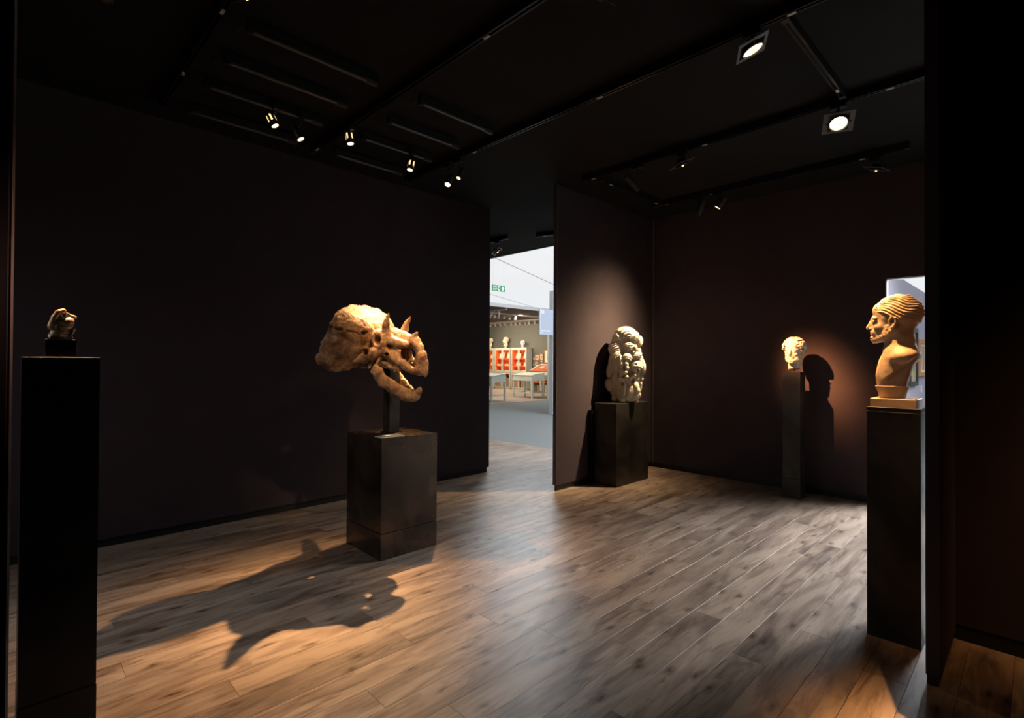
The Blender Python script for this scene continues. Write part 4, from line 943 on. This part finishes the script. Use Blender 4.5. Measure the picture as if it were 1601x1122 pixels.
def desk(x0, x1, y0, y1, lab, mt, h=.84, ap=.23, flip=False):
    t = empty('display_desk', ((x0+x1)/2, (y0+y1)/2, 0), 0, lab, 'display table', 'display tables on the stand across the aisle')
    a, b_ = (x1-x0)/2, (y1-y0)/2; L = .055
    for sx in (-1, 1):
        for sy in (-1, 1):
            bx('leg', mt, (sx*a-(L if sx > 0 else 0), sx*a+(L if sx < 0 else 0), sy*b_-(L if sy > 0 else 0), sy*b_+(L if sy < 0 else 0), 0, h-ap), t)
    MB().box(-a-.01, a+.01, -b_-.01, b_+.01, h-ap, h-ap+.06).build('rail', mt, t)
    bk = h+.03
    MB().poly([(-a, -b_, h-ap+.06), (a, -b_, h-ap+.06), (a, b_, h-ap+.06), (-a, b_, h-ap+.06), (-a, -b_, h-.05), (a, -b_, bk), (a, b_, bk), (-a, b_, h-.05)], [(0, 1, 2, 3), (0, 1, 5, 4), (1, 2, 6, 5), (2, 3, 7, 6), (3, 0, 4, 7), (4, 5, 6, 7)]).build('case', mt, t)
    z0, z1 = h-.045, bk+.005; fr_ = .05
    def lid(xa, xb, ya, yb, mtt, nm, off=0, th=.02):
        f = lambda x: z0+(z1-z0)*(x+a)/(2*a)+off
        vs = [(xa, ya, f(xa)), (xb, ya, f(xb)), (xb, yb, f(xb)), (xa, yb, f(xa))]; vs += [(x, y, z+th) for x, y, z in vs]
        MB().poly(vs, [(0, 1, 2, 3), (4, 5, 6, 7), (0, 1, 5, 4), (1, 2, 6, 5), (2, 3, 7, 6), (3, 0, 4, 7)]).build(nm, mtt, t)
    lid(-a-.015, -a+fr_, -b_-.015, b_+.015, mt, 'lid_frame'); lid(a-fr_, a+.015, -b_-.015, b_+.015, mt, 'lid_frame')
    lid(-a+fr_, a-fr_, -b_-.015, -b_+fr_, mt, 'lid_frame'); lid(-a+fr_, a-fr_, b_-fr_, b_+.015, mt, 'lid_frame')
    lid(-a+fr_, a-fr_, -b_+fr_, b_-fr_, bmats[1], 'display_tray', .001, .004)
    for y in (-b_+.03, b_-.06): bx('stretcher', mt, (-a+.03, a-.03, y, y+.03, .165, .20), t)
    bx('stretcher', mt, (-a+.01, -a+.04, -b_+.03, b_-.03, .165, .20), t)
    MB().box(-a-.016, -a, -.008, .008, h-.12, h-.09).build('lock', M_black, t)
    return t
desk(13.0, 13.62, 12.24, 13.20, 'pale sage display table with legs in full view across the aisle', SAGE2)
desk(13.72, 14.34, 11.95, 12.95, 'pale display table partly behind the white pillar', SAGE2)
desk(11.03, 11.66, 12.15, 13.10, 'pale grey display table cut off by the dark left wall', SAGE2)
# low bookcase with tilted open display lid behind the tables
t = empty('slanted_display_case', (15.6, 13.6, 0), 0, 'low case with open red lined slanting lid beside the pictures', 'display case')
MB().box(-.3, .3, -1.2, .9, 0, .06).box(-.3, .3, -1.2, -1.16, .06, .86).box(-.3, .3, .86, .9, .06, .86).box(.27, .3, -1.2, .9, .06, .86).box(-.3, .3, -1.2, .9, .82, .86).box(-.3, -.27, -.2, -.12, .06, .86).box(-.3, -.27, .32, .4, .06, .86).build('body', SAGE, t)
bx('shelf', RED, (-.25, .27, -1.15, .86, .42, .45), t); bx('lining', RED, (.25, .268, -1.15, .86, .06, .82), t)
MB().poly([(-.3, -1.2, .88), (-.3, .9, .88), (.35, .9, 1.12), (.35, -1.2, 1.12), (-.3, -1.2, .90), (-.3, .9, .90), (.35, .9, 1.14), (.35, -1.2, 1.14)], [(0, 1, 2, 3), (4, 5, 6, 7), (0, 1, 5, 4), (1, 2, 6, 5), (2, 3, 7, 6), (3, 0, 4, 7)]).build('slanting_tray', RED, t)
b = MB()
for ya, yb, xa, xb in ((-1.22, -1.17, -.32, .37), (.87, .92, -.32, .37)):
    f = lambda x: .90+(x+.3)*.24/.65
    vs = [(xa, ya, f(xa)), (xb, ya, f(xb)), (xb, yb, f(xb)), (xa, yb, f(xa))]; vs += [(x, y, z+.04) for x, y, z in vs]
    b.poly(vs, [(0, 1, 2, 3), (4, 5, 6, 7), (0, 1, 5, 4), (1, 2, 6, 5), (2, 3, 7, 6), (3, 0, 4, 7)])
b.box(.33, .38, -1.22, .92, 1.12, 1.18).build('lid_frame', SAGE2, t)
for i in range(5):
    y = 12.7+i*.36; o = bx('open_book', bmats[i % 3], (-.12, .12, -.11, .11, 0, .025), ch=.004); o.location = (15.62, y, 1.025); o.rotation_euler = (0, -.354, .05*(i-2))
    tag(o, ('nearest the pictures', 'second', 'middle', 'fourth', 'farthest from the pictures')[4-i]+' pale folio on the red slanting tray' if i in (1, 2, 3) else 'pale folio on the red slanting tray, '+('farthest from the pillar' if i else 'nearest the pillar'), 'book', 'folios on the slanting display tray')
y = 12.95; j = 0
while y < 14.4:
    tk = rng.uniform(.09, .12); hh = rng.uniform(.24, .32)
    o = bx('book', bmats[(bi := (3, 4, 5, 6, 7, 0, 1, 2)[(j // 2 + j % 2 * 3) % 8])], (-.09, .09, 0, tk, 0, hh)); o.location = (15.55, y, .06 if j % 2 else .45)
    tag(o, f'{BN[bi]} volume on the {"bottom" if j % 2 else "upper"} shelf inside the low slanting display case', 'book', 'volumes inside the low slanting display case'); y += tk+.005; j += 1

# stand tracks with small white spotlights
M_wt = mat('white track', (.75, .72, .66), .5)
def wtrack(p0, p1, lab):
    dx, dy = p1[0]-p0[0], p1[1]-p0[1]
    o = MB().box(0, math.hypot(dx, dy), -.02, .02, 0, .05).build('white_track', M_wt); o.location = (*p0, 2.88); o.rotation_euler = (0, 0, math.atan2(dy, dx))
    tag(o, lab, 'lighting track', 'white tracks on the stand ceiling')
wtrack((11.15, 11.6), (11.15, 14.4), 'short white lighting track nearest the stand front'); wtrack((11.3, 12.82), (14.7, 12.82), 'white lighting track running deep into the stand'); wtrack((14.7, 12.4), (14.7, 18), 'long white lighting track in front of the bookcases')
def wspot(p, d, lab, on=True):
    t = empty('small_spotlight', p, 0, lab, 'spotlight', 'white spotlights on the stand ceiling')
    q = aim_rot(d); MB().tube([(0, 0, 0), (0, 0, -.06)], .008, 5).build('stem', M_wt, t)
    b = MB().lathe([(0, .11), (.035, .11), (.042, .0), (.036, .0)], 12).build('barrel', M_wt, t, smooth=True); b.location = (0, 0, -.13); b.rotation_mode = 'QUATERNION'; b.rotation_quaternion = q
    l = MB().lathe([(0, .002), (.037, .002)], 12).build('lens', mat('stand lens', (1, .9, .8), .4, emit=(1, .88, .7), estr=4), b)
import bisect
def onx(u, x): # numbers measured along the long track
    return u
ks = [17.05, 16.25, 15.95, 15.65, 15.33, 15.0, 14.75, 14.48, 14.22, 14.0, 13.7, 13.4, 13.1, 12.85]
ordn = ['first', 'second', 'third', 'fourth', 'fifth', 'sixth', 'seventh', 'eighth', 'ninth', 'tenth', 'eleventh', 'twelfth', 'thirteenth', 'fourteenth']
for i, y in enumerate(ks): wspot((14.7, y, 2.88), (.6, random.uniform(-.35, .2), -.6), f'{ordn[i]} white spotlight from the black wall on the long stand track')
for i, x in enumerate((11.55, 11.75, 11.95, 12.2, 12.45, 12.75)): wspot((x, 12.82, 2.88), (.3, .4, -.8), f'{ordn[i]} white spotlight from the black wall on the deep stand track')
for i, y in enumerate((11.95, 12.3)): wspot((11.15, y, 2.88), (.3, .3, -.9), ('front' if i == 0 else 'rear')+' white spotlight on the short stand track')
area_light('stand_lamp', (14.9, 16.2, 2.8), (0, math.radians(-35), 0), .3, 3.0, 130, (1, .82, .58))
area_light('stand_lamp', (12.6, 13.4, 2.8), (0, math.radians(-20), 0), 2.0, 2.0, 130, (1, .88, .70))

# hanging exit sign
t = empty('exit_sign', (10.235, 11.0, 3.405), 0, 'green hanging FIRE EXIT sign with white arrow', 'sign')
GREEN = mat('exit green', (.04, .32, .14), .5, emit=(.04, .32, .14), estr=.35)
M_wp = mat('white sign print', (.9, .95, .9), .5, emit=(.9, .95, .9), estr=.35)
bx('panel', GREEN, (-.25, .25, -.012, .012, -.085, .085), t)
def text(s_, size, loc, rot, mt, parent, name='lettering', align='LEFT'):
    c = bpy.data.curves.new(name, 'FONT'); c.body = s_; c.size = size; c.extrude = .001; c.align_x = align; c.align_y = 'CENTER'; c.resolution_u = 2
    tmp = bpy.data.objects.new('tmp', c); C.objects.link(tmp); dg = bpy.context.evaluated_depsgraph_get(); me = bpy.data.meshes.new_from_object(tmp.evaluated_get(dg)); bpy.data.objects.remove(tmp); me.materials.clear(); me.materials.append(mt)
    o = bpy.data.objects.new(name, me); link(o, parent); o.location = loc; o.rotation_euler = rot; return o
text('FIRE', .085, (-.225, -.0135, .035), (PI/2, 0, 0), M_wp, t); text('EXIT', .085, (-.225, -.0135, -.04), (PI/2, 0, 0), M_wp, t)
MB().box(-.02, .055, -.014, -.012, -.07, .07).build('pictogram_door', M_wp, t)
MB().box(.0, .03, -.016, -.014, -.04, .02).box(.005, .025, -.016, -.014, .03, .05).box(-.01, .04, -.016, -.014, -.0, .012).build('running_man', GREEN, t)
MB().poly([(.10, -.014, .0), (.165, -.014, .07), (.23, -.014, 0), (.19, -.014, 0), (.19, -.014, -.07), (.14, -.014, -.07), (.14, -.014, 0)], [(0, 1, 2, 3, 4, 5, 6)]).build('arrow', M_wp, t)
for x in (-.2, .2): MB().tube([(x, 0, .085), (x, 0, 1.19)], .002, 4).build('wire', M_white, t)

# stand number sign
t = empty('stand_sign', (9.55, 8.30, 1.93), 0, 'pale blue stand sign reading E4 projecting from white panel', 'sign')
PB = mat('pale blue sign', (.40, .45, .55), .5)
bx('panel', PB, (-.48, .0, -.02, .02, 0, .605), t); bx('edge', mat('lighter sign edge', (.62, .65, .74), .5), (-.505, -.48, -.02, .02, 0, .605), t)
text('E4', .10, (-.455, -.0215, .535), (PI/2, 0, 0), M_wp, t)
text('Johnny Van Haeften', .040, (-.455, -.0215, .095), (PI/2, 0, 0), M_wp, t, 'small_lettering'); text('London', .030, (-.455, -.0215, .045), (PI/2, 0, 0), M_wp, t, 'small_lettering')

# pictures on the lavender wall beyond the right doorway
frame('framed_picture', 14.55, 1.995, 1.995, 0, 0, GOLD, None, None) if False else None
def hframe(x0, x1, z0, z1, mt, lab, art, mount, bd):
    t = empty('framed_picture', ((x0+x1)/2, 1.998, (z0+z1)/2), math.radians(90), lab, 'framed picture', 'pictures on the lavender wall')
    w_, h = (x1-x0)/2, (z1-z0)/2
    MB().box(-.07, 0, -w_, -w_+bd, -h, h).box(-.07, 0, w_-bd, w_, -h, h).box(-.07, 0, -w_+bd, w_-bd, h-bd, h).box(-.07, 0, -w_+bd, w_-bd, -h, -h+bd).build('frame', mt, t)
    bx('mount', mat('mount '+lab[:5], mount, .8), (-.03, -.004, -w_+bd, w_-bd, -h+bd, h-bd), t)
    bx('painting', mat('paint '+lab[:5], art, .7, var=.7, scale=4), (-.034, -.03, -w_*.6, w_*.6, -h*.65, h*.65), t)
hframe(13.85, 14.85, .79, 2.08, mat('black frame', (.02, .02, .02), .4), 'large black framed picture on lavender wall behind the bust', (.30, .26, .16), (.35, .30, .2), .10)
hframe(15.10, 16.25, .99, 1.85, mat('orange wood frame', (.50, .22, .08), .5), 'brown wood framed drawing on lavender wall right of the bust', (.45, .33, .25), (.75, .70, .64), .09)
o = bx('wall_caption', M_white, (-.05, .05, -.01, 0, -.08, .08)); o.location = (15.75, 1.998, .68); tag(o, 'small white caption below the brown framed drawing', 'caption card')
